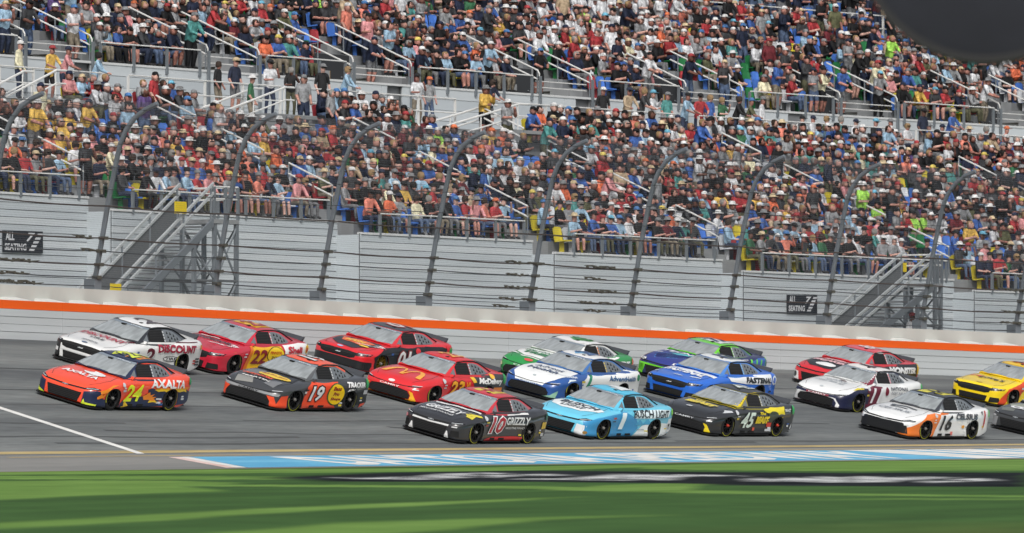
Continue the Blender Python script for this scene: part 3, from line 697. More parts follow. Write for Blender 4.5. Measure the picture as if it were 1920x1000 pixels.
# tall metal staircases in front of the plank wall
def big_stair(pb, pt, w0, w1, land_px, label):
    sb, zb = hitw(pb[0], pb[1], (w0 + w1) / 2); st, zt_ = hitw(pt[0], pt[1], (w0 + w1) / 2)
    sl = (zt_ - zb) / (st - sb); zg0 = zwall(sb) + .26
    sb2 = sb - (zb - zg0) / sl; r = tag(empty('metal_staircase', P(sb2, w0, zg0)), label, 'staircase')
    n = max(8, int((zt_ - zg0) / .19))
    for i in range(1, n):
        s = sb2 + (st - sb2) * i / n; z = zg0 + (zt_ - zg0) * i / n
        MB().swbox(s, s + .25, w0 + .05, w1 - .05, z - .05, z, n=1).build('tread', m_step, r)
    for w_ in (w0, w1):
        MB().hexa([P(sb2, w_ - .03, zg0 - .12), P(st, w_ - .03, zt_ - .22), P(st, w_ + .03, zt_ - .22), P(sb2, w_ + .03, zg0 - .12),
                   P(sb2, w_ - .03, zg0 + .14), P(st, w_ - .03, zt_ + .04), P(st, w_ + .03, zt_ + .04), P(sb2, w_ + .03, zg0 + .14)]).build('stringer', m_post, r)
        for hh in (1.0, .72):
            MB().hexa([P(sb2, w_ - .035, zg0 + hh), P(st, w_ - .035, zt_ + hh), P(st, w_ + .035, zt_ + hh), P(sb2, w_ + .035, zg0 + hh),
                       P(sb2, w_ - .035, zg0 + hh + .08), P(st, w_ - .035, zt_ + hh + .08), P(st, w_ + .035, zt_ + hh + .08), P(sb2, w_ + .035, zg0 + hh + .08)]).build('handrail', m_hrail, r)
        for t in (.02, .26, .5, .74, .98):
            x = sb2 + (st - sb2) * t; z = zg0 + (zt_ - zg0) * t
            MB().tube([P(x, w_, z), P(x, w_, z + 1.0)], .035, 6).build('railing_post', m_post, r)
    MB().hexa([P(sb2, w1 + .01, zg0 + .15), P(st, w1 + .01, zt_ + .08), P(st, w1 + .02, zt_ + .08), P(sb2, w1 + .02, zg0 + .15),
               P(sb2, w1 + .01, zg0 + .70), P(st, w1 + .01, zt_ + .70), P(st, w1 + .02, zt_ + .70), P(sb2, w1 + .02, zg0 + .70)]).build('infill_panel', m_gapd, r)
    se = hitw(land_px, pt[1], w0)[0]
    MB().swbox(st, se, w0 - .05, w1 + .5, zt_ - .12, zt_, n=1).build('landing', m_aisle, r)
    for hh in (.95, .6):
        MB().tube([P(st, w0, zt_ + hh), P(se, w0, zt_ + hh), P(se, w1 + .4, zt_ + hh)], .03, 6).build('rail', m_rail, r)
    for x in (st + .05, (st + se) / 2, se):
        MB().swbox(x - .05, x + .05, w0 - .03, w0 + .03, zt_, zt_ + .95, n=1).build('railing_post', m_post, r)
    x0, x1 = st + .1, se - .05; zm = (zg0 + zt_) / 2
    for x in (x0 - 1.0, x0, x1):
        for w_ in (w0 + .02, w1 - .02):
            top = zt_ - .1 if x >= x0 else zt_ - .1 + sl * (x - st)
            MB().swbox(x - .06, x + .06, w_ - .05, w_ + .05, zg0, top, n=1).build('tower_leg', m_post, r)
    for w_ in (w0 + .0, w1 - .05):
        for za, zb_ in ((zg0 + .1, zm), (zm, zt_ - .2)):
            MB().tube([P(x0, w_, za), P(x1, w_, zb_)], .035, 5).build('brace', m_post, r)
            MB().tube([P(x0, w_, zb_), P(x1, w_, za)], .035, 5).build('brace', m_post, r)
            MB().tube([P(x0 - 1.0, w_, za), P(x0, w_, (za + zb_) / 2)], .03, 5).build('brace', m_post, r)
            MB().tube([P(x0, w_, za), P(x0 - 1.0, w_, (za + zb_) / 2)], .03, 5).build('brace', m_post, r)
            MB().tube([P(x0, w0 + .02, za), P(x0, w1 - .05, zb_)], .03, 5).build('brace', m_post, r)
            MB().tube([P(x1, w0 + .02, zb_), P(x1, w1 - .05, za)], .03, 5).build('brace', m_post, r)
        MB().tube([P(x0 - 1.0, w_, zm), P(x1, w_, zm)], .04, 5).build('tower_beam', m_gapd, r)
    return r, sb2, st, zg0, zt_
r1, *_a = big_stair((238, 548), (368, 412), lw(4) - 2.4, lw(4) - 1.2, 446, 'tall grey metal staircase left of centre with yellow signs on it')
for (x, y, wd, ht) in ((325, 378, .55, .34), (204, 532, .5, .2)):
    s, z = hitw(x, y, lw(4) - 2.45)
    MB().swbox(s, s + wd, lw(4) - 2.52, lw(4) - 2.49, z - ht, z, n=1).build('warning_sign', m_sign_y, r1)
r2, *_b = big_stair((1628, 612), (1722, 532), lw(1) - 2.4, lw(1) - 1.2, 1766, 'tall grey metal staircase near the right edge with a cross braced tower')
s, z = hitw(1686, 510, lw(1) - 1.1); MB().swbox(s, s + .4, lw(1) - 1.12, lw(1) - 1.09, z, z + .3, n=1).build('warning_sign', m_sign_y, r2)
def mute(c):
    c = np.array(c); g = c @ [.3, .5, .2]; return (g + (c - g) * .8) * .9
# ================================================================ spectators and seats
def skin_body(joints, bones, level):
    """one continuous figure grown round a skeleton; returns verts, faces, zone per face"""
    names = list(joints); me = bpy.data.meshes.new('figure')
    me.from_pydata([joints[n][0] for n in names], [(names.index(a), names.index(b)) for a, b, _ in bones], [])
    o = bpy.data.objects.new('figure', me); col.objects.link(o)
    md = o.modifiers.new('skin', 'SKIN'); md.use_smooth_shade = True; md.branch_smoothing = .4
    for i, n in enumerate(names):
        r = joints[n][1]; sv = me.skin_vertices[0].data[i]; sv.radius = (r, r) if not hasattr(r, '__len__') else r; sv.use_root = (n == 'pelvis')
    if level: ss = o.modifiers.new('sub', 'SUBSURF'); ss.levels = level; ss.render_levels = level
    dg = bpy.context.evaluated_depsgraph_get(); m2 = bpy.data.meshes.new_from_object(o.evaluated_get(dg))
    V = np.array([v.co[:] for v in m2.vertices]); F = [tuple(p.vertices) for p in m2.polygons]
    bpy.data.objects.remove(o); bpy.data.meshes.remove(me); bpy.data.meshes.remove(m2)
    Z = []
    for f in F:
        c = V[list(f)].mean(0); best = (9, 0)
        for a, b, z in bones:
            A = np.array(joints[a][0]); B = np.array(joints[b][0]); d = B - A; t = np.clip(((c - A) @ d) / (d @ d), 0, 1)
            ra = np.mean(joints[a][1]); rb = np.mean(joints[b][1]); dist = np.linalg.norm(c - A - d * t) / (ra + (rb - ra) * t)
            if dist < best[0]: best = (dist, z)
        Z.append(best[1])
    return V, F, Z
SKIN, SHIRT, PANT, SHOE, FORE, SHIN = range(6)
def figure(kind):
    sit = kind.startswith('sit')
    lean = {'sit_b': -.10, 'stand_b': -.14, 'sit_d': -.16}.get(kind, -.02)
    h0 = .50 if sit else .93
    J = {'pelvis': ((0, 0, h0), (.17, .14)), 'waist': ((0, lean * .4, h0 + .20), (.165, .14)), 'chest': ((0, lean * .8, h0 + .41), (.18, .135)),
         'neck': ((0, lean - .01, h0 + .555), .062), 'head0': ((0, lean - .035, h0 + .61), .084), 'head': ((0, lean - .04, h0 + .695), (.09, .10)), 'head2': ((0, lean - .035, h0 + .765), .064)}
    B = [('pelvis', 'waist', SHIRT), ('waist', 'chest', SHIRT), ('chest', 'neck', SHIRT), ('neck', 'head0', SKIN), ('head0', 'head', SKIN), ('head', 'head2', SKIN)]
    arms = {'sit_a': ((.24, -.10, .20), (.13, -.30, .17), .02), 'sit_b': ((.26, -.16, .20), (.05, -.36, .26), .02), 'sit_c': ((.27, -.16, .34), (.10, -.26, .58), 0),
            'sit_d': ((.25, -.24, .16), (.12, -.42, .12), 0), 'stand_a': ((.24, .02, .18), (.22, -.12, -.04), 0), 'stand_b': ((.26, -.20, .22), (.16, -.42, .14), 0), 'stand_c': ((.27, -.14, .26), (.12, -.28, .46), 0)}[kind]
    for sd in (-1, 1):
        n = 'L' if sd < 0 else 'R'
        e, wv, _ = arms
        if kind in ('sit_c', 'stand_c') and sd < 0: e, wv = (.24, -.08, .20), (.14, -.26, .20)
        J['sho' + n] = ((sd * .165, lean * .9, h0 + .50), .072); J['elb' + n] = ((sd * e[0], e[1] + lean * .5, h0 + e[2]), .047)
        J['wri' + n] = ((sd * wv[0], wv[1] + lean * .3, h0 + wv[2]), .034); dv = np.array(J['wri' + n][0]) - np.array(J['elb' + n][0]); dv /= np.linalg.norm(dv)
        J['han' + n] = (tuple(np.array(J['wri' + n][0]) + dv * .12), .035)
        B += [('chest', 'sho' + n, SHIRT), ('sho' + n, 'elb' + n, SHIRT), ('elb' + n, 'wri' + n, FORE), ('wri' + n, 'han' + n, SKIN)]
        if sit:
            J['hip' + n] = ((sd * .095, -.04, h0 - .03), .10); J['kne' + n] = ((sd * .14, -.42, h0 + .0), .068); J['ank' + n] = ((sd * .13, -.40 + (.06 if kind == 'sit_d' else -.04), .09), .045); J['toe' + n] = ((sd * .14, -.58, .045), .038)
        else:
            J['hip' + n] = ((sd * .09, .01, h0 - .08), .105); J['kne' + n] = ((sd * .11, -.03 - (.05 if sd > 0 else 0), .50), .066); J['ank' + n] = ((sd * .12, .02, .09), .045); J['toe' + n] = ((sd * .13, -.15, .045), .038)
        B += [('pelvis', 'hip' + n, PANT), ('hip' + n, 'kne' + n, PANT), ('kne' + n, 'ank' + n, SHIN), ('ank' + n, 'toe' + n, SHOE)]
    hc = (0, lean - .04, h0 + .70)
    return J, B, hc
def lathe(prof, n, c=(0, 0, 0), half=False):
    vs = []; fs = []
    for r, z in prof:
        for j in range(n): t = 2 * math.pi * j / n; vs.append((c[0] + r * math.cos(t), c[1] + r * math.sin(t), c[2] + z))
    for i in range(len(prof) - 1):
        for j in range(n): fs.append((i * n + j, i * n + (j + 1) % n, (i + 1) * n + (j + 1) % n, (i + 1) * n + j))
    return vs, fs
def hat_geo(kind):
    if kind == 'cap':
        vs, fs = lathe([(.108, .01), (.112, .04), (.098, .085), (.06, .115), (.0, .125)], 8)
        o = len(vs); vs += [(-.08, -.06, .02), (.08, -.06, .02), (.065, -.19, .0), (-.065, -.19, .0), (-.08, -.06, .035), (.08, -.06, .035), (.065, -.19, .015), (-.065, -.19, .015)]
        fs += [tuple(i + o for i in f) for f in ((3, 2, 1, 0), (4, 5, 6, 7), (2, 3, 7, 6), (0, 3, 7, 4), (1, 2, 6, 5))]; return vs, fs
    if kind == 'brim':
        return lathe([(.20, .0), (.20, .015), (.112, .025), (.105, .09), (.07, .12), (0, .125)], 10)
    vs, fs = lathe([(.07, -.10), (.108, -.06), (.114, .02), (.10, .08), (.06, .112), (0, .12)], 8, (0, .018, 0))
    return vs, fs
KINDS_P = ['sit_a', 'sit_b', 'sit_c', 'sit_d', 'stand_a', 'stand_b', 'stand_c']
FIG = {k: figure(k) for k in KINDS_P}
LO = {k: skin_body(FIG[k][0], FIG[k][1], 0) for k in KINDS_P}
HI = {k: skin_body(FIG[k][0], FIG[k][1], 1) for k in KINDS_P}
HATS = {k: hat_geo(k) for k in ('cap', 'brim', 'hair')}
GLASS = ([(-.075, -.088, -.012), (.075, -.088, -.012), (.075, -.088, .022), (-.075, -.088, .022), (-.085, -.03, .0), (.085, -.03, .0), (.085, -.03, .02), (-.085, -.03, .02)], [(0, 1, 2, 3), (1, 5, 6, 2), (4, 0, 3, 7)])

SKINS = ['#c48a78', '#b57868', '#cf9a88', '#a86e60', '#c08070', '#b88474', '#d0a090', '#9a6354', '#6f4638', '#c58e80']
SH = {'black': '#1b1c1f', 'charcoal': '#3b3d41', 'grey': '#8b8e92', 'white': '#cdd0d5', 'navy': '#1d2740', 'blue': '#2f5fae', 'light blue': '#8fb6d2', 'red': '#b0222c', 'dark red': '#6b1d28',
      'pink': '#d98a8e', 'orange': '#e0632a', 'yellow': '#dcae24', 'green': '#2c6a45', 'teal': '#3f9490', 'olive': '#5d5f3e', 'tan': '#b39b7a', 'neon green': '#9ade2a', 'coral': '#e0785f', 'purple': '#57407a', 'cream': '#d9d3ac'}
SHW = {'black': 24, 'charcoal': 14, 'grey': 13, 'white': 13, 'navy': 14, 'blue': 8, 'light blue': 9, 'red': 6, 'dark red': 4, 'pink': 3, 'orange': 2, 'yellow': 1.5, 'green': 2, 'teal': 3, 'olive': 3, 'tan': 2, 'coral': 2.5, 'purple': 1, 'cream': 1.5, 'neon green': .3}
PANTS = {'black': '#1d1e22', 'dark jeans': '#2a3650', 'jeans': '#4a5f80', 'khaki': '#7d7362', 'grey': '#6a6c70', 'olive': '#55553d'}
HATC = {'black': '#1c1d20', 'white': '#d5d6d6', 'grey': '#7b7d80', 'navy': '#222c46', 'red': '#a82a30', 'tan': '#cbb488', 'blue': '#3a78b8', 'light blue': '#59b0d0', 'yellow': '#dcc33a', 'orange': '#dd6a2a'}
HATW = {'black': 30, 'white': 28, 'grey': 14, 'navy': 14, 'red': 6, 'tan': 5, 'blue': 5, 'light blue': 3, 'yellow': 2, 'orange': 2}
HAIRC = {'brown': '#3a2a20', 'dark': '#1c1714', 'blond': '#9a7a4c', 'grey': '#8d8984'}
# places in the stand where one colour of shirt gathers, or where seats are empty (image position used to find the seats)
CLUST = [((1115, 55, 150, 60), 'white', .75), ((95, 262, 75, 34), 'yellow', .8), ((30, 285, 50, 25), 'orange', .5), ((1090, 88, 40, 22), 'red', .7), ((1065, 78, 22, 12), 'yellow', .9), ((1895, 128, 40, 16), 'orange', .7),
         ((470, 302, 60, 20), 'orange', .35), ((1690, 265, 45, 14), 'white', .5), ((1635, 398, 14, 12), 'neon green', 1), ((1724, 424, 14, 12), 'neon green', 1), ((1640, 300, 40, 18), 'teal', .4), ((330, 245, 30, 18), 'red', .4)]
EMPTY = [((95, 40, 40, 22), .8), ((150, 42, 30, 15), .7), ((275, 105, 38, 20), .95), ((560, 60, 45, 22), .6), ((670, 12, 45, 18), .75), ((775, 30, 60, 16), .85), ((625, 70, 35, 22), .8), ((1020, 110, 60, 30), .85), ((1105, 150, 40, 22), .9),
         ((1270, 125, 50, 30), .9), ((1380, 132, 55, 24), .9), ((1185, 175, 40, 18), .8), ((1460, 70, 40, 25), .6), ((1540, 75, 50, 18), .55), ((1640, 80, 40, 20), .5), ((1555, 132, 25, 20), .8), ((1715, 172, 35, 14), .95), ((1740, 205, 45, 14), .9),
         ((185, 230, 30, 14), .8), ((270, 240, 70, 22), .55), ((600, 300, 35, 16), .5), ((1000, 290, 45, 25), .7), ((1380, 425, 30, 20), .6), ((1480, 180, 30, 16), .5), ((1645, 465, 40, 14), .4), ((1720, 350, 50, 25), .5), ((1790, 450, 70, 25), .7), ((1850, 470, 50, 22), .6),
         ((1760, 335, 40, 30), .6), ((400, 12, 50, 14), .5), ((850, 60, 30, 20), .3), ((1830, 300, 40, 22), .5), ((690, 420, 12, 10), .9), ((1100, 415, 30, 14), .5), ((205, 340, 20, 30), .9)]
def inell(x, y, e): return ((x - e[0]) / e[2]) ** 2 + ((y - e[1]) / e[3]) ** 2 < 1
pr = random.Random(21)
def wpick(d): return pr.choices(list(d), list(d.values()))[0]
def dress(px, py):
    sh = None
    for e, c, p in CLUST:
        if inell(px, py, e) and pr.random() < p: sh = c
    sh = sh or wpick(SHW)
    if pr.random() < .72: hk, hc = ('brim' if pr.random() < .14 else 'cap'), wpick(HATW)
    else: hk, hc = 'hair', pr.choice(list(HAIRC))
    if hk == 'brim': hc = pr.choice(['tan', 'white', 'grey', 'white'])
    return dict(shirt=sh, pants=pr.choice(list(PANTS)), hat=hk, hatc=hc, skin=pr.choice(SKINS), long=pr.random() < .3, shorts=pr.random() < .3, glasses=pr.random() < .5)

# every seat place in the two tiers
seats = []       # (s, w, z, px, py, tier, bay, row)
for bi, (s0, s1, k0) in enumerate(bays):
    for k in range(k0, K):
        n = int((s1 - s0 - .1) / .50); o = (s1 - s0 - n * .5) / 2
        for i in range(n):
            s = s0 + o + .5 * (i + .5)
            if k >= K - 3 and any(a - 1.0 < s < b + 1.8 for a, b in SST): continue
            z = lz(k, s); px, py = proj(P(s, lw(k) + .6, z + .8))
            if -60 < px < 1980 and -60 < py < 1000: seats.append((s, lw(k), z, px, py, 0, bi, k - k0))
for pi in range(len(PORT) - 1):
    s0, s1 = PORT[pi][1] + .4, PORT[pi + 1][0] - .4
    for j in range(J):
        if j == JC: continue
        n = int((s1 - s0) / .50); o = (s1 - s0 - n * .5) / 2
        for i in range(n):
            s = s0 + o + .5 * (i + .5); z = uz(j, s); px, py = proj(P(s, uw(j) + .6, z + .8))
            if -60 < px < 1980 and -50 < py < 1000: seats.append((s, uw(j), z, px, py, 1, pi, j))
for a, b in PORT:
    for j in range(PD, J):
        if j == JC: continue
        n = int((b - a - .8) / .5)
        for i in range(n):
            s = a + .4 + .5 * (i + .5); z = uz(j, s); px, py = proj(P(s, uw(j) + .6, z + .8))
            if -60 < px < 1980 and -50 < py < 1000: seats.append((s, uw(j), z, px, py, 1, 99, j))
people = []; vac = []
for st in seats:
    p = .06 if st[5] == 0 else .07
    for e, q in EMPTY:
        if inell(st[3], st[4], e): p = max(p, q)
    if st[3] > 1680 and st[4] < 60: p = .15
    if pr.random() < p: vac.append(st)
    else: people.append(st)
standers = set()
for a, b in PORT:                                       # people on the stairs
    for x in (a, b, a + .9, b - .9):
        for j in range(0, J):
            if pr.random() < (.42 if x in (a, b) or j < PD else 0):
                z = uz(j, x) if x in (a, b) else uz(0, x) - .02; px, py = proj(P(x, uw(j) + .3, z + .8))
                if -60 < px < 1980 and -50 < py < 1000: t = (x + pr.uniform(-.12, .12), uw(j), z, px, py, 1, 98, j); people.append(t); standers.add(id(t))
for a in aisle_s:
    for k in range(5, K):
        if pr.random() < .2:
            z = lz(k, a); px, py = proj(P(a, lw(k) + .3, z + .8))
            if -60 < px < 1980: t = (a + pr.uniform(-.3, .3), lw(k), z, px, py, 0, 98, 50); people.append(t); standers.add(id(t))
# seats: moulded plastic, mixed colours
m_seat = {c: mat('seat_' + c, h, rough=.45) for c, h in (('blue', '#4a78c8'), ('red', '#97333a'), ('white', '#cfd3d8'), ('green', '#23703f'), ('yellow', '#c6b636'))}
def seat_geo():
    b = MB()
    b.add([(-.215, -.30, .42), (.215, -.30, .42), (.215, .10, .39), (-.215, .10, .39), (-.215, -.30, .38), (.215, -.30, .38), (.215, .10, .355), (-.215, .10, .355)], [(0, 1, 2, 3), (4, 5, 1, 0), (5, 6, 2, 1), (7, 4, 0, 3)])
    xs = (-.22, -.12, .12, .22); ys = (.08, .115, .115, .08)
    b.add([(x, y, .40) for x, y in zip(xs, ys)] + [(x * .97, y + .07, .80) for x, y in zip(xs, ys)] + [(x * .7, y + .075, .845) for x, y in zip(xs, ys)] + [(x, y + .03, .40) for x, y in zip(xs, ys)] + [(x * .97, y + .10, .80) for x, y in zip(xs, ys)],
          [(0, 1, 5, 4), (1, 2, 6, 5), (2, 3, 7, 6), (4, 5, 9, 8), (5, 6, 10, 9), (6, 7, 11, 10), (13, 12, 16, 17), (14, 13, 17, 18), (15, 14, 18, 19), (12, 0, 4, 16), (3, 15, 19, 7)])
    b.box(-.03, .03, -.1, .05, 0, .37)
    return b
seat_me = {c: seat_geo().mesh('seat', m) for c, m in m_seat.items()}
sr = random.Random(8)
def seat_color(px, py, tier):
    if tier and (py < 45 + max(0, (px - 1300)) * .1) and px > 500 and sr.random() < .8: return 'blue'
    return sr.choices(['blue', 'red', 'white', 'green', 'yellow'], [38, 14, 17, 17, 14])[0]
def place(o, s, w, z, yaw=0.0):
    o.location = P(s, w, z); o.rotation_euler = (0, 0, -s / RAD + yaw)
vac_sorted = sorted(vac, key=lambda t: (P(t[0], t[1], t[2]) - CAM).length)
for t in vac_sorted[:300]:
    par = upper if t[5] else lower
    o = bpy.data.objects.new('seat', seat_me[seat_color(t[3], t[4], t[5])]); col.objects.link(o); o.parent = par
    o.matrix_parent_inverse = Matrix.Translation(par.location).inverted(); place(o, t[0], t[1] + .66, t[2])
# the remaining seats: one mass per tier
g_ = seat_geo(); SV = np.array(g_.v); SF = g_.f
for tier, par in ((0, lower), (1, upper)):
    V = []; Fc = []; MI = []; cl = list(m_seat)
    for t in vac_sorted[300:] + people:
        if t[5] != tier or id(t) in standers: continue
        a = -t[0] / RAD; Rm = np.array([[math.cos(a), -math.sin(a), 0], [math.sin(a), math.cos(a), 0], [0, 0, 1]])
        o = sum(len(v) for v in V[-1:]) if False else len(V) * len(SV)
        V.append(SV @ Rm.T + np.array(P(t[0], t[1] + .66, t[2]))); Fc += [tuple(i + o for i in f) for f in SF]; MI += [cl.index(seat_color(t[3], t[4], tier))] * len(SF)
    me = bpy.data.meshes.new('seat_rows'); me.from_pydata(np.concatenate(V).tolist(), [], Fc)
    for m in m_seat.values(): me.materials.append(m)
    me.polygons.foreach_set('material_index', MI); o = bpy.data.objects.new('seat_rows', me); link(o, par); o['kind'] = 'stuff'

# ---- single spectators: the nearest rows and those standing on the walkway
m_cl = lambda h: mat('cloth_' + h, tuple(mute(hexc(h))), rough=.85, var=.4, vscale=9)
m_sk = lambda h: mat('skin_' + h, tuple(mute(hexc(h))), rough=.6, var=.22, vscale=14)
m_shoe = mat('shoe_dark', '#2a2a2c', rough=.7); m_shade = mat('sunglass_lens', '#101114', rough=.2)
hi_me = {}
for k in KINDS_P:
    V, F, Z = HI[k]; me = bpy.data.meshes.new('person_' + k); me.from_pydata(V.tolist(), [], F); me.polygons.foreach_set('material_index', Z)
    for i in range(6): me.materials.append(m_shoe)
    me.shade_smooth(); hi_me[k] = me
hat_me = {}
for k, (vs, fs) in HATS.items():
    me = bpy.data.meshes.new(k); me.from_pydata(vs, [], fs); me.materials.append(m_shoe); me.shade_smooth(); hat_me[k] = me
gl_me = bpy.data.meshes.new('sunglasses'); gl_me.from_pydata(*[GLASS[0], [], GLASS[1]]); gl_me.materials.append(m_shade)
def person(kind, s, w, z, d, yaw, label, group):
    o = bpy.data.objects.new('person', hi_me[kind]); col.objects.link(o); place(o, s, w, z, yaw)
    sc_ = pr.uniform(.95, 1.05); o.scale = (sc_, sc_, sc_)
    sk, sh, pa = m_sk(d['skin']), m_cl(SH[d['shirt']]), m_cl(PANTS[d['pants']])
    obj_mats(o, [sk, sh, pa, m_shoe, sh if d['long'] else sk, sk if d['shorts'] else pa])
    hc = FIG[kind][2]
    h = bpy.data.objects.new('hair' if d['hat'] == 'hair' else ('sun_hat' if d['hat'] == 'brim' else 'cap'), hat_me[d['hat']]); col.objects.link(h); h.parent = o
    h.location = (hc[0], hc[1] + .005, hc[2] + (.0 if d['hat'] == 'hair' else .025)); obj_mats(h, [m_cl((HAIRC if d['hat'] == 'hair' else HATC)[d['hatc']])])
    if d['glasses']:
        q = bpy.data.objects.new('sunglasses', gl_me); col.objects.link(q); q.parent = o; q.location = (hc[0], hc[1] - .012, hc[2] + .0)
    tag(o, label, 'person', group); return o
def desc(d):
    hat = {'cap': 'and %s cap', 'brim': 'and %s sun hat', 'hair': 'with %s hair'}[d['hat']] % d['hatc']
    return 'in %s shirt %s' % (d['shirt'].replace(' ', '-'), hat.replace('light blue', 'light-blue'))
def nth(i): return '%d%s' % (i, 'th' if 10 <= i % 100 <= 20 else {1: 'st', 2: 'nd', 3: 'rd'}.get(i % 10, 'th'))
front = [t for t in people if t[5] == 0 and 0 < t[3] < 1920 and t[7] <= 2]
front.sort(key=lambda t: (t[7], t[0]))
N_SINGLE = 256
BN = ['far left bay', 'left staircase bay', 'third bay', 'fourth bay', 'right staircase bay', 'far right bay']
single = front[:N_SINGLE]; chosen = set(id(t) for t in single); cnt = {}
rown = ['front', 'second', 'third']
for t in single:
    bi = min(t[6], 5); key = (bi, t[7]); cnt[key] = cnt.get(key, 0) + 1; d = dress(t[3], t[4])
    kind = pr.choices(['sit_a', 'sit_b', 'sit_c', 'sit_d'], [4, 3, 1.2, 2])[0]
    # label: look first, then row and bay
    person(kind, t[0], t[1] + .62, t[2], d, pr.uniform(-.5, .35), 'spectator %s, %s from left, %s row, %s' % (desc(d), nth(cnt[key]), rown[t[7]], BN[bi]), 'spectators seated in the nearest rows')
wk = [(35, .35, 'stand_a'), (92, .3, 'stand_b'), (118, .32, 'stand_b'), (176, .9, 'stand_b'), (408, .4, 'stand_a'), (440, .5, 'stand_a'), (470, -.3, 'stand_a'), (505, .35, 'stand_c'), (545, .5, 'stand_c'), (604, .3, 'stand_a'), (643, .3, 'stand_b'), (781, .4, 'stand_c'), (804, .5, 'stand_a'), (917, .4, 'stand_b'),
      (1130, .5, 'stand_a'), (1175, .45, 'stand_b'), (1200, .4, 'stand_b'), (1222, .5, 'stand_c'), (1250, .4, 'stand_a'), (1282, .4, 'stand_b'), (1310, .5, 'stand_b'), (1330, .4, 'stand_a'), (1352, .45, 'stand_c'), (1378, .4, 'stand_b'), (1400, .6, 'stand_b'), (1428, .5, 'stand_a'), (1730, .2, 'stand_a'), (1780, .3, 'stand_b')]
fixed = {92: 'yellow', 118: 'pink', 176: 'light blue', 408: 'black', 440: 'navy', 470: 'green', 505: 'white', 545: 'black', 604: 'black', 643: 'light blue', 781: 'white', 804: 'grey', 917: 'navy', 1130: 'black', 1175: 'tan', 1222: 'white', 1310: 'red', 1330: 'blue', 1400: 'olive', 1730: 'navy', 1780: 'blue'}
for i, (x, dw, kind) in enumerate(wk):
    wv = WW + (dw if dw > 0 else dw - .3); s = hitw(x, 150 + x * .06, wv)[0]; d = dress(-99, -99); d['shirt'] = fixed.get(x, d['shirt'])
    person(kind, s, wv, (ZW_ + ts(s)) if dw > 0 else lz(K - 2, s) + .2, d, pr.uniform(-.6, .5), 'standing on the walkway %s, %s from left' % (desc(d), nth(i + 1)), 'spectators standing on the walkway')
xs = [1502, 1522, 1548, 1575, 1603, 1640, 1668, 1700, 1740, 1765, 1795, 1815, 1848, 1885]
for i, x in enumerate(xs):
    wv = WW + 1.0; s = hitw(x, 245 + (x - 1500) * .05, wv)[0]; d = dress(-99, -99)
    o = person('sit_a', s, wv, ZW_ + ts(s) + .0, d, pr.uniform(-.3, .3), 'seated on the walkway %s, %s from left' % (desc(d), nth(i + 1)), 'spectators seated on the walkway')
    ch = bpy.data.objects.new('folding_chair', seat_me[pr.choice(['blue', 'white'])]); col.objects.link(ch); place(ch, s, wv + .04, ZW_ + ts(s))
    obj_mats(ch, [m_dark]); tag(ch, 'dark chair on the walkway under the %s seated spectator from the left' % nth(i + 1), 'chair', 'chairs on the walkway')
# someone behind the wall by the right staircase
s, z = hitw(1708, 606, W_WALL + 2.2); d = dress(-99, -99); d.update(shirt='white', hat='cap', hatc='red')
person('stand_a', s, W_WALL + 2.2, zwall(s) + .25, d, 0, 'person in white shirt and red cap behind the wall under right staircase', None)

# ---- the rest of the crowd, one mass
def srgb(h): return mute(hexc(h))
V = []; F = []; C = []; off = 0
def add(vs, fs, cols, Rm, T, sc_):
    global off
    V.append((np.asarray(vs) * sc_) @ Rm.T + T)
    for f, c in zip(fs, cols): F.append(tuple(i + off for i in f)); C.append((len(f), c))
    off += len(vs)
hg = {k: (np.array(v[0]), v[1]) for k, v in HATS.items()}
for t in people:
    if id(t) in chosen: continue
    d = dress(t[3], t[4]); stand = pr.random() < (.03 if t[5] == 0 else .06) or id(t) in standers
    kind = pr.choice(['stand_a', 'stand_b', 'stand_c']) if stand else pr.choices(['sit_a', 'sit_b', 'sit_c', 'sit_d'], [4, 3, 1.3, 2])[0]
    a = -t[0] / RAD + pr.uniform(-.5, .4); sc_ = pr.uniform(.92, 1.06)
    Rm = np.array([[math.cos(a), -math.sin(a), 0], [math.sin(a), math.cos(a), 0], [0, 0, 1]])
    T = np.array(P(t[0] + pr.uniform(-.05, .05), t[1] + (.35 if stand else .62) + pr.uniform(-.06, .06), t[2]))
    sk, sh, pa = srgb(d['skin']), srgb(SH[d['shirt']]) * pr.uniform(.8, 1.1), srgb(PANTS[d['pants']])
    zc = [sk, sh, pa, srgb('#2a2a2c'), sh if d['long'] else sk, sk if d['shorts'] else pa]
    vs, fs, zs = LO[kind]; add(vs, fs, [zc[z] for z in zs], Rm, T, sc_)
    hc = np.array(FIG[kind][2]); hv, hf = hg[d['hat']]
    add(hv + hc + np.array([0, .005, 0 if d['hat'] == 'hair' else .025]), hf, [srgb((HAIRC if d['hat'] == 'hair' else HATC)[d['hatc']])] * len(hf), Rm, T, sc_)
    if d['glasses']: add(np.array(GLASS[0]) + hc + np.array([0, -.012, 0]), GLASS[1], [np.array([.01, .01, .012])] * 3, Rm, T, sc_)
me = bpy.data.meshes.new('crowd'); me.from_pydata(np.concatenate(V).tolist(), [], F)
ca = me.color_attributes.new('shade', 'FLOAT_COLOR', 'CORNER'); arr = np.ones((len(me.loops), 4), np.float32); arr[:, :3] = np.concatenate([np.repeat(c[None], n, 0) for n, c in C])
ca.data.foreach_set('color', arr.ravel()); me.shade_smooth()
m_crowd = bpy.data.materials.new('crowd_cloth'); m_crowd.use_nodes = True; n_ = m_crowd.node_tree.nodes; at = n_.new('ShaderNodeAttribute'); at.attribute_name = 'shade'
tcn = n_.new('ShaderNodeTexCoord'); nzn = n_.new('ShaderNodeTexNoise'); nzn.inputs['Scale'].default_value = 9; nzn.inputs['Detail'].default_value = 4; m_crowd.node_tree.links.new(tcn.outputs['Object'], nzn.inputs['Vector'])
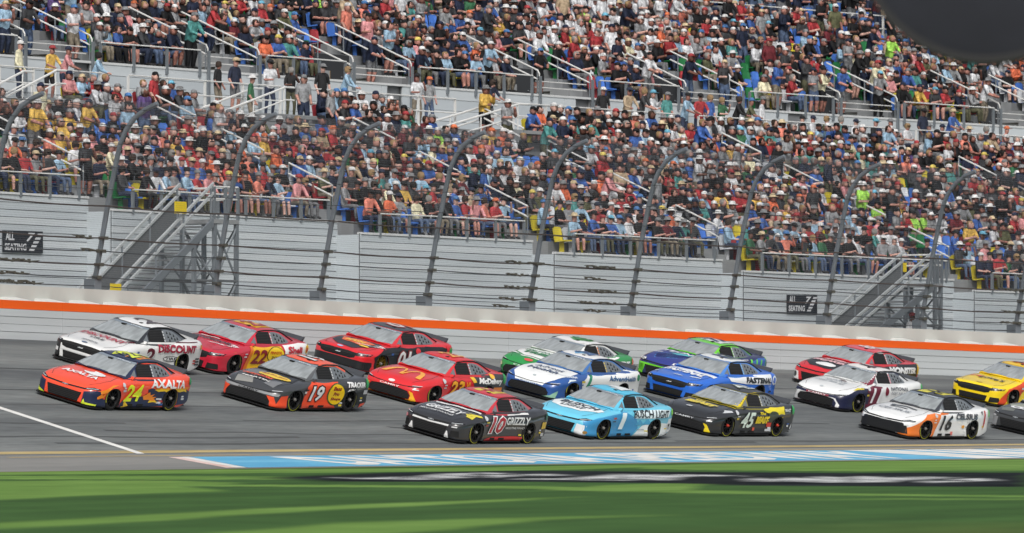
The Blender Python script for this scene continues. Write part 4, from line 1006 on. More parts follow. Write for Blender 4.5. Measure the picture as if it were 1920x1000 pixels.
rpn = n_.new('ShaderNodeMapRange'); rpn.inputs['From Min'].default_value = .3; rpn.inputs['From Max'].default_value = .7; rpn.inputs['To Min'].default_value = .5; rpn.inputs['To Max'].default_value = 1.4; m_crowd.node_tree.links.new(nzn.outputs[0], rpn.inputs['Value'])
mln = n_.new('ShaderNodeVectorMath'); mln.operation = 'SCALE'; m_crowd.node_tree.links.new(at.outputs['Color'], mln.inputs[0]); m_crowd.node_tree.links.new(rpn.outputs[0], mln.inputs['Scale'])
m_crowd.node_tree.links.new(mln.outputs[0], n_['Principled BSDF'].inputs['Base Color']); n_['Principled BSDF'].inputs['Roughness'].default_value = .8; n_['Principled BSDF'].inputs['Specular IOR Level'].default_value = .25
me.materials.append(m_crowd); o = bpy.data.objects.new('crowd', me); col.objects.link(o)
tag(o, 'dense crowd of spectators filling the upper rows of both stands', 'crowd', kind='stuff')
print('PEOPLE', len(people), 'VAC', len(vac), 'single', len(single), 'crowd faces', len(F))
# ================================================================ stock cars
# model axes: nose towards -X, driver's (near) side -Y, Z up, wheels on z = 0
AXF, AXR, TR = -1.395, 1.395, .345; SCALE = .967
def hermite(pts):
    xs = np.array([p[0] for p in pts], float); ys = np.array([p[1] for p in pts], float)
    d = np.diff(ys) / np.diff(xs); m = np.zeros(len(xs)); m[0], m[-1] = d[0], d[-1]
    for i in range(1, len(xs) - 1): m[i] = 0 if d[i - 1] * d[i] <= 0 else 2 * d[i - 1] * d[i] / (d[i - 1] + d[i])
    def f(x):
        x = min(max(x, xs[0]), xs[-1]); i = min(int(np.searchsorted(xs, x, 'right')) - 1, len(xs) - 2); h = xs[i + 1] - xs[i]; t = (x - xs[i]) / h
        return ((2*t**3 - 3*t*t + 1) * ys[i] + (t**3 - 2*t*t + t) * h * m[i] + (-2*t**3 + 3*t*t) * ys[i + 1] + (t**3 - t*t) * h * m[i + 1])
    return f
NOSE = {'chevy': 0.0, 'toyota': 1.0, 'ford': 2.0}
def arch_z(q): return TR - .005 + (.275 if q > 0 else .392) * q
SOLID = {}
def shell(kind):
    fo = kind == 'ford'; to = kind == 'toyota'
    hw = hermite([(-2.36, .60), (-2.33, .74), (-2.27, .84), (-2.15, .915), (-1.95, .965), (-1.6, .995), (-1.2, 1.0), (-.6, .965), (0, .955), (.8, .96), (1.2, .995), (1.6, .995), (2.1, .965), (2.5, .92), (2.56, .90)])
    tip = .50 if fo else (.40 if to else .44)
    sz = hermite([(-2.36, tip), (-2.33, tip + .06), (-2.26, tip + .105), (-2.1, .60 if not fo else .645), (-1.8, .68), (-1.395, .745), (-.9, .80), (-.4, .83), (.3, .845), (.9, .865), (1.4, .90), (1.9, .93), (2.35, .945), (2.5, .93), (2.56, .88)])
    cz = hermite([(-2.36, tip + .02), (-2.33, tip + .09), (-2.26, tip + .15), (-2.1, .655 if not fo else .69), (-1.8, .735), (-1.395, .80), (-1.0, .85), (-.7, .88), (-.3, .90), (.9, .92), (1.4, .95), (1.9, .965), (2.35, .985), (2.5, .975), (2.56, .90)])
    zb = hermite([(-2.36, .14), (-2.3, .10), (-2.1, .085), (1.9, .085), (2.3, .15), (2.56, .22)])
    xs = [-2.36, -2.345, -2.33, -2.30, -2.26, -2.21, -2.15, -2.06] + list(np.arange(-1.96, 2.46, .085)) + [2.5, 2.535, 2.56]
    rings = []
    for x in xs:
        h, s_, c, b = hw(x), sz(x), cz(x), zb(x); H = s_ - b; ys = []
        fl = .018 * (math.exp(-((x - AXF) / .33) ** 2) + math.exp(-((x - AXR) / .35) ** 2))
        half = [(0, b), (.6 * h, b), (.93 * h, b), (.985 * h, b + .02), (h * .998, b + .09 * H + .01), (h * .985, b + .30 * H), (h * .988 + fl * .5, b + .48 * H), (h * .998 + fl, b + .66 * H), (h * .995 + fl, b + .80 * H), (h * .965, b + .91 * H), (h * .915, b + .972 * H), (h * .85, s_ + .006)]
        e = .85 * h
        for q in (.72, .52, .30, .12, 0):
            y = q * h; z = c - (c - s_ - .006) * (y / e) ** 2
            if x < -.5 and x > -2.15: z += .012 * math.exp(-((q - .62) / .16) ** 2) * min(1, (x + 2.15) / .5) - .010 * math.exp(-((q - .36) / .14) ** 2)
            half.append((y, z))
        ring = [(-y, z) for y, z in half[1:-1]]; full = [half[0]] + [(y, z) for y, z in half[1:-1]] + [half[-1]] + ring[::-1]
        rings.append([(x, y, z) for y, z in full])
    n = len(rings[0]); b_ = MB(); vs = [p for r in rings for p in r]; fs = []
    for i in range(len(rings) - 1):
        for j in range(n): fs.append((i * n + j, (i + 1) * n + j, (i + 1) * n + (j + 1) % n, i * n + (j + 1) % n))
    fs += [tuple(range(n)), tuple(range((len(rings) - 1) * n, len(rings) * n))]
    b_.add(vs, fs); SOLID[kind] = BVHTree.FromPolygons([Vector(v) for v in vs], fs); me = b_.mesh('body', mat('wheel_well_black', '#0c0c0d', rough=.9))
    o = bpy.data.objects.new('body', me); col.objects.link(o)
    cut = MB()
    for ax in (AXF, AXR):
        for y0, y1 in ((-1.2, -.58), (.58, 1.2)):
            N = 36; ring = [(ax + .385 * math.cos(2 * math.pi * i / N), arch_z(math.sin(2 * math.pi * i / N))) for i in range(N)]
            cut.prism([(a, b) for a, b in ring], 'y', y0, y1)
    co = cut.build('cutter', mat('wheel_well_black', '#0c0c0d'))
    md = o.modifiers.new('b', 'BOOLEAN'); md.object = co; md.operation = 'DIFFERENCE'; md.solver = 'EXACT'
    m2 = bpy.data.meshes.new_from_object(o.evaluated_get(bpy.context.evaluated_depsgraph_get()))
    bpy.data.objects.remove(co); bpy.data.objects.remove(o)
    m2.materials.clear(); m2.materials.append(None); m2.materials.append(_mats['wheel_well_black'])
    mi = []
    for p in m2.polygons:
        c = p.center; inside = any(math.hypot((c.x - ax) / .388, (c.z - TR + .005) / (.279 if c.z > TR else .394)) < 1 for ax in (AXF, AXR)) and .55 < abs(c.y) and (abs(p.normal.y) < .35 or abs(c.y) < .62)
        mi.append(1 if inside or p.normal.z < -.9 else 0)
    m2.polygons.foreach_set('material_index', mi); m2.shade_smooth(); m2.set_sharp_from_angle(angle=R_(32)); m2.name = 'body_' + kind
    return m2
def cabin():
    top = hermite([(-.80, .87), (-.6, .965), (-.3, 1.10), (-.05, 1.195), (.12, 1.235), (.45, 1.262), (.8, 1.262), (1.05, 1.235), (1.3, 1.165), (1.6, 1.06), (1.9, .965), (2.0, .94)])
    wt = hermite([(-.80, .79), (-.05, .635), (.2, .61), (.8, .60), (1.3, .60), (1.9, .62), (2.0, .62)])
    wb = hermite([(-.80, .80), (-.5, .865), (0, .90), (.8, .905), (1.3, .86), (1.7, .78), (2.0, .70)])
    zb = .80; rings = []; xs = list(np.arange(-.80, 2.01, .07)) + [2.0]
    for x in xs:
        t, a, b = top(x), wt(x), wb(x); half = [(b, zb), (b + (a - b) * .33 + .012, zb + (t - zb) * .33), (b + (a - b) * .68 + .012, zb + (t - zb) * .68), (a + (b - a) * .10, t - (t - zb) * .09), (a - .02, t - .012), (a - .07, t), (a * .6, t + .012), (a * .3, t + .019), (0, t + .021)]
        full = half + [(-y, z) for y, z in half[:-1]][::-1]; k = max(0, min(1, (.25 - x) / .9))
        rings.append([(x - .15 * k * (1 - (y / .85) ** 2), y, z) for y, z in full])
    n = len(rings[0]); vs = [p for r in rings for p in r]; fs = []
    for i in range(len(rings) - 1):
        for j in range(n - 1): fs.append((i * n + j, (i + 1) * n + j, (i + 1) * n + j + 1, i * n + j + 1))
    fs += [tuple(range(n)), tuple(range((len(rings) - 1) * n, len(rings) * n))]
    m = MB().add(vs, fs).mesh('cabin', paint('#222222')); m.shade_smooth(); m.set_sharp_from_angle(angle=R_(38)); return m
BODY = {k: shell(k) for k in NOSE}; CABIN = cabin()
def bvh_of(*ms):
    V = []; F = []
    for m in ms:
        o = len(V); V += [v.co.copy() for v in m.vertices]; F += [tuple(i + o for i in p.vertices) for p in m.polygons]
    return BVHTree.FromPolygons(V, F)
BVH = SOLID; CBVH = bvh_of(CABIN)

def onto(shape, proj_, kind, lift, step=.06, only_cabin=False):
    """lay a flat shape on the body; proj_: S near side (x,z), T top read from the nose (u=-y, v=x), R top read from the near side (x,y), F front (u=-y, z)"""
    vs, fs = cut_grid(shape, step); bv = CBVH if only_cabin else BVH[kind]; out = []; ok = []
    for u, v in vs:
        if proj_ == 'S': o, d = Vector((u, -3, v)), Vector((0, 1, 0))
        elif proj_ == 'T': o, d = Vector((v, -u, 3)), Vector((0, 0, -1))
        elif proj_ == 'R': o, d = Vector((u, v, 3)), Vector((0, 0, -1))
        else: o, d = Vector((-5, -u, v)), Vector((1, 0, 0))
        loc, no, _, _ = bv.ray_cast(o, d)
        if loc is None: out.append((0, 0, 0)); ok.append(False); continue
        if no.dot(d) > 0: no = -no
        out.append(tuple(loc - d * lift * .5 + no * lift * .8)); ok.append(True)
    fs = [f for f in fs if all(ok[i] for i in f)]
    if proj_ == 'S' and not only_cabin:                  # leave the wheel openings free
        def ell(x, z, ax): return math.hypot((x - ax) / .385, (z - TR + .005) / (.275 if z > TR else .392))
        for ax in (AXF, AXR):
            fs = [f for f in fs if not all(ell(out[i][0], out[i][2], ax) < 1 for i in f)]
            for i in set(k for f in fs for k in f):
                x, y, z = out[i]; e = ell(x, z, ax)
                if e < 1 and e > .3:
                    nx, nz = ax + (x - ax) / e, TR - .005 + (z - TR + .005) / e; h = bv.ray_cast(Vector((nx, -3, nz)), Vector((0, 1, 0)))[0]
                    out[i] = (nx, (h.y - lift) if h else y, nz)
    if proj_ == 'F': fs = [f for f in fs if all(out[i][0] < -1.82 for i in f)]
    lim = {'S': .35, 'T': .3, 'R': .3, 'F': .6}[proj_]; ax = {'S': 1, 'T': 2, 'R': 2, 'F': 0}[proj_]
    fs = [f for f in fs if max(out[i][ax] for i in f) - min(out[i][ax] for i in f) < lim]
    return [(AXR + (x - AXR) * .83 if x > AXR else (AXF + (x - AXF) * .93 if x < AXF else x), y, z) for x, y, z in out], fs
def decal(name, shape, proj_, kind, lift, m, parent, step=.06, only_cabin=False):
    vs, fs = onto(shape, proj_, kind, lift, step, only_cabin)
    if not fs: return None
    me = bpy.data.meshes.new(name); me.from_pydata(vs, [], fs); me.materials.append(m)
    bm = bmesh.new(); bm.from_mesh(me); bmesh.ops.delete(bm, geom=[v for v in bm.verts if not v.link_faces], context='VERTS')
    d = Vector({'S': (0, -1, .2), 'T': (-.2, 0, 1), 'R': (0, 0, 1), 'F': (-1, 0, .2)}[proj_])
    for f in bm.faces:
        if f.normal.dot(d) < 0: f.normal_flip()
        f.smooth = True
    bm.to_mesh(me); bm.free()
    return put(name, me, parent)

m_tyre = mat('tyre_rubber', '#161617', rough=.8); m_rim = mat('wheel_black', '#17181a', rough=.35, metal=.5); m_nut = mat('lug_nut', '#b8b4b0', rough=.35, metal=.8); m_nutr = mat('lug_nut_red', '#b03a2c', rough=.4)
m_tyel = mat('tyre_yellow', '#a3a02c', rough=.6); m_bplast = mat('black_trim', '#121315', rough=.5); m_spoil = mat('spoiler_grey', '#3d4045', rough=.35, coat=.3)
m_glass = mat('windscreen', '#969c9e', rough=.1, coat=.5, spec=.8, var=.28, vscale=2.2, stretch=(.6, 2.5, 1)); m_band = mat('windscreen_band', '#7d8892', rough=.25); m_net = mat('window_net', '#101113', rough=.9); m_netbar = mat('window_net_strap', '#2a2b2e', rough=.8)  # glass colour: sky reflection painted in as pale streaked grey
m_qwin = mat('quarter_window_panel', '#70767b', rough=.35); m_vent = mat('vent_black', '#0e0f10', rough=.8); m_lens = mat('headlight_dark', '#1a1c1f', rough=.15, coat=.6); m_lens2 = mat('headlight_bright', '#b9bec2', rough=.2)
m_goldrim = mat('wheel_gold', '#7a6420', rough=.4, metal=.6)

def lathe_y(prof, n=32):
    """surface of revolution about the Y axis: (radius, y)"""
    vs = []; fs = []
    for r, y in prof:
        for j in range(n): t = 2 * math.pi * j / n; vs.append((r * math.cos(t), y, r * math.sin(t)))
    for i in range(len(prof) - 1):
        for j in range(n): fs.append((i * n + j, i * n + (j + 1) % n, (i + 1) * n + (j + 1) % n, (i + 1) * n + j))
    return vs, fs
b = MB(); b.add(*lathe_y([(.235, .0), (.262, -.012), (.325, .004), (.343, .03), (.345, .07), (.345, .27), (.34, .31), (.30, .335), (.235, .33)], 40)); TYRE = b.mesh('tyre', m_tyre, smooth=30)
b = MB(); b.add(*lathe_y([(.24, .004), (.232, -.004), (.226, .02), (.21, .10), (.10, .13), (.0, .13)], 32))
for i in range(10):                                     # spokes
    t = 2 * math.pi * i / 10; c, s_ = math.cos(t), math.sin(t); q = (-s_, c)
    b.hexa([(c * .05 + q[0] * a, y, s_ * .05 + q[1] * a) if r_ == 0 else (c * .222 + q[0] * a * .7, y - .005, s_ * .222 + q[1] * a * .7) for y in (.07, .02) for r_, a in ((0, -.014), (1, -.014), (1, .014), (0, .014))])
RIM = b.mesh('wheel', m_rim, smooth=30)
b = MB(); b.add(*lathe_y([(.045, .03), (.045, -.015), (.028, -.022), (.024, -.045), (0, -.045)], 12)); NUT = b.mesh('lug_nut', m_nut, smooth=30)
b = MB()
for a0, a1 in ((-1.5, 1.3),):
    k = 14
    for i in range(k):
        t0, t1 = a0 + (a1 - a0) * i / k - 1.2, a0 + (a1 - a0) * (i + 1) / k - 1.2
        b.add([(r * math.cos(t), y, r * math.sin(t)) for t in (t0, t1) for r, y in ((.296, -.0095), (.318, -.0045))], [(0, 1, 3, 2)])
MARK = b.mesh('sidewall_marking', m_tyel)

def std_parts():
    D = {}
    b = MB(); out = [(-2.40, .70), (-2.36, .80), (-2.28, .90), (-2.12, .97), (-1.9, .985), (-1.84, .985)]
    pl = [(x, -y) for x, y in out] + [(x, y) for x, y in out[::-1]]
    b.prism(pl, 'z', .055, .085); D['splitter'] = b.mesh('splitter', m_bplast)
    b = MB()                                            # rear spoiler: tilted plate with folded ends
    b.hexa([(2.42, -.70, .945), (2.435, -.70, .945), (2.435, .70, .945), (2.42, .70, .945), (2.52, -.72, 1.075), (2.535, -.72, 1.075), (2.535, .72, 1.075), (2.52, .72, 1.075)])
    for y in (-.72, .71): b.hexa([(2.22, y, .93), (2.44, y, .93), (2.44, y + .012, .93), (2.22, y + .012, .93), (2.34, y, .985), (2.53, y, 1.075), (2.53, y + .012, 1.075), (2.34, y + .012, .985)])
    D['spoiler'] = b.mesh('spoiler', m_spoil)
    for sd, nm in ((-1, 'roof_railL'), (1, 'roof_railR')):
        b = MB(); pts = []
        for x in np.arange(-.02, 2.0, .1):
            loc = CBVH.ray_cast(Vector((x, sd * (.625 if x < 1.3 else .63), 3)), Vector((0, 0, -1)))[0]
            if loc: pts.append((loc.x, loc.y, loc.z + .012))
        b.tube(pts, .017, 5); D[nm] = b.mesh('roof_rail', m_bplast)
    b = MB(); b.box(-.30, -.20, .02, .16, 1.14, 1.20); D['camera_pod'] = b.mesh('camera_pod', m_vent)
    b = MB(); b.hexa([(.12, -.22, 1.25), (.30, -.22, 1.262), (.30, -.12, 1.265), (.12, -.12, 1.253), (.14, -.22, 1.285), (.22, -.20, 1.29), (.22, -.14, 1.29), (.14, -.12, 1.285)]); D['roof_vent'] = b.mesh('roof_vent', m_vent)
    b = MB()
    b.hexa([(-.50, -.89, .83), (-.42, -.89, .83), (-.42, -.80, .83), (-.50, -.80, .83), (-.48, -.93, .895), (-.42, -.93, .895), (-.42, -.82, .91), (-.48, -.82, .91)]); D['mirror'] = b.mesh('mirror', m_bplast)
    b = MB(); b.box(-.62, -.38, -.975, -.9, .12, .19); D['exhaust_outlet'] = b.mesh('exhaust_outlet', m_vent)
    b = MB(); b.box(-.16, .12, -.975, -.9, .125, .185); D['jack_slot'] = b.mesh('jack_slot', m_vent)
    for sd, nm in ((-1, 'side_skirtL'), (1, 'side_skirtR')):
        b = MB(); b.box(-.95, 1.0, *sorted((sd * .975, sd * .93)), .062, .09); D[nm] = b.mesh('side_skirt', m_bplast)
    b = MB()
    for y in (-.6, -.2, .2, .6): b.box(2.45, 2.62, y - .008, y + .008, .12, .30)
    b.box(2.40, 2.60, -.8, .8, .10, .125); D['diffuser'] = b.mesh('diffuser', m_bplast)
    return D
STD = std_parts()
# window outlines
A0 = [(-.62, .905), (-.60, .90), (-.10, 1.165), (.02, 1.195), (.45, 1.20), (.45, .89), (-.30, .885)]
NETP = [(-.235, .90), (-.20, 1.10), (-.06, 1.178), (.06, 1.198), (.48, 1.203), (.48, .895)]
AVENT = [(-.54, .895), (-.27, 1.065), (-.285, .893)]
QP = [(.55, .90), (.55, 1.20), (.80, 1.192), (1.0, 1.16), (1.20, 1.085), (1.40, .985), (1.50, .925), (1.46, .905)]
WSP = [(-.74, -1.02), (-.4, -1.02), (0, -1.02), (.4, -1.02), (.74, -1.02), (.80, -.62), (.72, -.30), (.66, -.06), (.3, -.02), (-.3, -.02), (-.66, -.06), (-.72, -.30), (-.80, -.62)]
def ws_shape():
    """windscreen outline in top view (u=-y, v=x), following the raked curved glass"""
    us = np.linspace(-1, 1, 21); base = [(u * .79, -.965 + .22 * u * u) for u in us]; tp = [(u * .60, -.115 + .10 * u * u) for u in us[::-1]]
    return poly2d(base + tp)
def ws_band():
    us = np.linspace(-1, 1, 15); base = [(u * .617, -.235 + .105 * u * u) for u in us]; tp = [(u * .60, -.112 + .10 * u * u) for u in us[::-1]]
    return poly2d(base + tp)
def rw_shape():
    return poly2d([(-.56, 1.22), (.56, 1.22), (.58, 1.5), (.60, 1.85), (-.60, 1.85), (-.58, 1.5)])
SHARED = {}
def shared(key, fn):
    if key not in SHARED:
        vs, fs, m = fn(); me = bpy.data.meshes.new(key[0]); me.from_pydata(vs, [], fs); me.materials.append(m); me.shade_smooth(); SHARED[key] = me
    return SHARED[key]
def mir(p): return [(-a, b) for a, b in p][::-1]
FRONT = {   # black and dark pieces of the nose, front view (u, z); u < 0 is the car's right
 'chevy': dict(grille=[(-.56, .395), (.56, .395), (.52, .27), (.47, .13), (-.47, .13), (-.52, .27)], upper=[(-.60, .495), (0, .475), (.60, .495), (.62, .53), (0, .512), (-.62, .53)], slats=[.17, .215, .26, .305, .35],
               lamp=[(.60, .495), (.93, .535), (.935, .565), (.80, .585), (.61, .535)], lamp2=[(.66, .522), (.90, .552), (.90, .562), (.66, .535)], duct=[(.66, .155), (.90, .175), (.88, .345), (.70, .33)]),
 'toyota': dict(grille=[(-.62, .365), (-.3, .395), (.3, .395), (.62, .365), (.72, .25), (.70, .15), (.5, .12), (-.5, .12), (-.70, .15), (-.72, .25)], upper=[(-.90, .52), (-.5, .475), (0, .455), (.5, .475), (.90, .52), (.90, .535), (.5, .492), (0, .472), (-.5, .492), (-.90, .535)], slats=[.16, .20, .24, .28, .32],
               lamp=[(.58, .475), (.90, .505), (.93, .53), (.62, .50)], lamp2=[(.70, .515), (.92, .55), (.92, .563), (.70, .53)], duct=[(.84, .13), (.90, .14), (.93, .33), (.88, .40)]),
 'ford': dict(grille=[(-.66, .58), (-.35, .60), (.35, .60), (.66, .58), (.60, .44), (.45, .405), (-.45, .405), (-.60, .44)], upper=[(-.55, .32), (.55, .32), (.50, .13), (-.50, .13)], slats=[.45, .49, .53],
              lamp=[(.62, .50), (.95, .54), (.95, .60), (.66, .605)], lamp2=[(.70, .575), (.93, .585), (.93, .595), (.70, .588)], duct=[(.62, .13), (.92, .15), (.90, .30), (.66, .30)]),
}
def rx(x): return AXR + (x - AXR) * .83 if x > AXR else (AXF + (x - AXF) * .93 if x < AXF else x)
def remap(me):
    for v in me.vertices: v.co.x = rx(v.co.x)
    me.update()
for _m in list(BODY.values()) + [CABIN] + list(STD.values()): remap(_m)
def build_car(c):
    kind = c['kind']; root = empty('stock_car'); tag(root, c['label'], 'race car', 'stock cars racing in a pack')
    s, w = hit_track(*c['f']); sl = zwall(s) / W_WALL; beta = math.asin(sl)
    M0 = Matrix.Rotation(-s / RAD + c.get('yaw', 0), 4, 'Z') @ Matrix.Rotation(beta, 4, 'X')
    cont = P(s, w, zt(s, w)); loc = cont - M0.to_3x3() @ Vector((AXF, -.975, 0)) * SCALE
    root.location = loc; root.rotation_euler = M0.to_euler(); root.scale = (SCALE,) * 3
    body = put('body', BODY[kind], root); obj_mats(body, [paint(c['base']), _mats['wheel_well_black']])
    cab = put('cabin', CABIN, root); obj_mats(cab, [paint(c.get('cab', c['base']))])
    for nm in ('splitter', 'spoiler', 'roof_railL', 'roof_railR', 'camera_pod', 'roof_vent', 'mirror', 'exhaust_outlet', 'jack_slot', 'side_skirtL', 'side_skirtR', 'diffuser'):
        o = put(nm.rstrip('LR'), STD[nm], root)
        if nm == 'mirror': obj_mats(o, [paint(c['base'])])
    # glass and window panels
    def sh(key, shape, pj, lift, m, parent, oc=False, nm=None):
        me = shared((key, kind), lambda: (*onto(shape, pj, kind, lift, .05, oc), m)); return put(nm or key, me, parent)
    ws = sh('windscreen', ws_shape(), 'T', .006, m_glass, root, True); sh('sun_band', ws_band(), 'T', .010, m_band, ws, True)
    sh('rear_window', rw_shape(), 'T', .006, m_glass, root, True)
    nt_ = sh('window_net', poly2d(NETP), 'S', .006, m_net, root, True)
    for i, z in enumerate((.93, .97, 1.01, 1.05, 1.09, 1.13, 1.17)):
        sh('net_strap%d' % i, poly2d([(-.21 + (z - .9) * .35, z - .006), (.47, z - .006), (.47, z + .006), (-.21 + (z - .9) * .35, z + .006)]), 'S', .011, m_netbar, nt_, True, 'net_strap')
    sh('vent_window', poly2d(AVENT), 'S', .006, m_qwin, root, True)
    qw = sh('quarter_window', poly2d(QP), 'S', .006, m_qwin, root, True)
    for i, (x, z) in enumerate(((.70, 1.13), (.86, 1.11), (1.02, 1.06), (.72, 1.03), (.88, 1.00), (1.04, .97), (.76, .945), (1.2, .985))):
        sh('quarter_vent%d' % i, poly2d([(x - .05, z - .035), (x + .05, z - .035), (x + .0, z + .04)]), 'S', .011, m_vent, qw, True, 'quarter_vent')
    bp = c.get('bpost', '#c9cccf')
    for i, z in enumerate((.93, 1.0, 1.07, 1.14)):
        me = shared(('window_tab', i, bp), lambda: (*onto(poly2d([(.49, z - .026), (.54, z - .026), (.54, z + .026), (.49, z + .026)]), 'S', kind, .010, .05, True), vinyl(bp))); put('window_tab', me, root)
    # nose
    Fd = FRONT[kind]
    gr = sh('grille', poly2d(Fd['grille']), 'F', .006, m_vent, root)
    for i, z in enumerate(Fd['slats']):
        hwid = .5 if kind != 'toyota' else .62
        sh('grille_bar%d' % i, poly2d([(-hwid, z - .006), (hwid, z - .006), (hwid, z + .006), (-hwid, z + .006)]), 'F', .018, m_netbar, gr, nm='grille_bar')
    sh('upper_grille', poly2d(Fd['upper']), 'F', .006, m_vent, root)
    for sd in (1, -1):
        g = (lambda p: p) if sd > 0 else mir
        lp = sh('headlight%d' % sd, poly2d(g(Fd['lamp'])), 'F', .007, m_lens, root, nm='headlight'); sh('light_strip%d' % sd, poly2d(g(Fd['lamp2'])), 'F', .012, m_lens2, lp, nm='light_strip')
        if kind != 'toyota': sh('brake_duct%d' % sd, poly2d(g(Fd['duct'])), 'F', .007, m_vent, root, nm='brake_duct')
    for sd in (1, -1):
        g = (lambda p: p) if sd > 0 else mir
        sh('hood_seam%d' % sd, poly2d(g([(.70, -.92), (.80, -1.4), (.76, -1.85), (.62, -2.14), (.61, -2.13), (.748, -1.85), (.788, -1.4), (.688, -.92)])), 'T', .003, m_netbar, body, nm='hood_seam')
    rs = random.Random(c['label'])
    for i in range(7):
        x, z = ((.86, .16), (.86, .235), (1.02, .20), (-.96, .60), (2.02, .30), (2.02, .37), (-1.0, .52))[i]; wd, ht = rs.uniform(.10, .2), rs.uniform(.03, .06)
        decal('sponsor_plate', poly2d([(x, z), (x + wd, z), (x + wd, z + ht), (x, z + ht)]), 'S', kind, .012, vinyl(rs.choice(['#c9ccd0', '#b5322e', '#2b2e33', '#d8c23a', '#2f5aa0', '#dfe1e2'])), body)
    # wheels
    for ax in (AXF, AXR):
        for sd in (-1, 1):
            wh = put('wheel', RIM, root, (ax, sd * .975, TR));
            if sd > 0: wh.rotation_euler = (0, 0, math.pi)
            if c.get('rim'): obj_mats(wh, [m_goldrim])
            put('tyre', TYRE, wh); put('sidewall_marking', MARK, wh).rotation_euler = (0, random.uniform(0, 6.28), 0); nn = put('lug_nut', NUT, wh)
            if c.get('nut'): obj_mats(nn, [m_nutr])
    decal('belt_panel', poly2d([(-.66, .79), (-.66, .845), (-.5, .878), (-.25, .887), (.5, .888), (1.44, .898), (1.75, .87), (1.95, .80)]), 'S', kind, .006, paint(c['base']), cab, .06, True)
    # paint scheme and lettering, in order from the bottom layer up
    lift = .004
    for q in c['art']:
        tp, pj, col_ = q[0], q[1], q[2]; lay = .004; oc = pj.endswith('c'); pj = pj[0]
        if tp == 'p': shp, nm, lay = poly2d(q[3]), 'paint_panel', .008
        elif tp == 'pp':
            shp, nm, lay = poly2d(q[3]), 'paint_panel', .013
        elif tp == 'e': shp, nm, lay = ell2d(*q[3]), 'emblem', .016
        elif tp == 'ee': shp, nm, lay = ell2d(*q[3]), 'emblem', .020
        elif tp == 'o':                                   # outlined number backing
            shp, nm, lay = fit(text2d(q[3], .085, q[5] if len(q) > 5 else .15), *q[4]), 'number_outline', .018
        elif tp == 'n': shp, nm, lay = fit(text2d(q[3], .03, q[5] if len(q) > 5 else .15), *q[4]), 'number', .024
        else: shp, nm, lay = fit(text2d(q[3], q[6] if len(q) > 6 else .025, q[5] if len(q) > 5 else 0), *q[4]), 'lettering', .023
        if pj == 'T' and not oc: shp = ([(u * 1.1, -1.5 + (v + 1.38) * 1.16) for u, v in shp[0]], shp[1])
        decal(nm, shp, pj, kind, lay, vinyl(col_), cab if oc else body, .04 if pj == 'F' else .055, oc)
    return root
# ---------------------------------------------------------------- the eighteen cars
# art entries: (type, projection, colour, shape...)  p/pp = panel, e/ee = emblem ellipse, o/n = number outline/number, t = lettering
W, K_, NV = '#e9eaea', '#16171a', '#1c2748'
def name_band(t): return ('t', 'Tc', '#c6cdd2', t, (.08, .50, -.215, -.155))
def roofnum(t, colr, out=None, x0=.25, x1=1.05):
    return ([('o', 'Rc', out, t, (x0 - .04, x1 + .04, -.36, .36), .1)] if out else []) + [('n', 'Rc', colr, t, (x0, x1, -.32, .32), .1)]
def sponsors(c='#d6d8da'):                                # small plates low on the flank
    return [('pp', 'S', c, [(.72, .30), (.96, .30), (.96, .345), (.72, .345)]), ('pp', 'S', c, [(.74, .20), (.94, .20), (.94, .25), (.74, .25)]), ('e', 'S', '#c9ccd0', (-.98, .70, .07, .055))]
def plate(x, z, wd, ht, c): return ('pp', 'S', c, [(x, z), (x + wd, z), (x + wd, z + ht), (x, z + ht)])
ROOF = [(.10, -.58), (1.05, -.58), (1.2, -.55), (1.2, .55), (1.05, .58), (.10, .58), (-.02, .4), (-.06, 0), (-.02, -.4)]
def hood_panel(c, m=0): return ('p', 'T', c, [(-.70, -.86), (.70, -.86), (.76, -1.3), (.66, -1.9), (.45, -2.12), (-.45, -2.12), (-.66, -1.9), (-.76, -1.3)])
TAIL = [(2.2, .5), (2.53, .45), (2.53, .90), (2.2, .93)]
def tailspot(c='#2a8a55'): return ('e', 'S', c, (2.42, .80, .075, .10))
CAMRY = lambda c: ('t', 'F', c, 'CAMRY', (-.34, .34, .405, .447), 0, .02)
HORSE = [('pp', 'F', '#c9cdd0', [(-.10, .50), (-.02, .525), (.05, .515), (.12, .54), (.09, .50), (.03, .485), (-.04, .495)])]
BOW = [('pp', 'F', '#8e9396', [(-.10, .485), (-.03, .485), (-.03, .475), (.03, .475), (.03, .485), (.10, .485), (.09, .503), (.03, .503), (.03, .512), (-.03, .512), (-.03, .503), (-.09, .503)])]

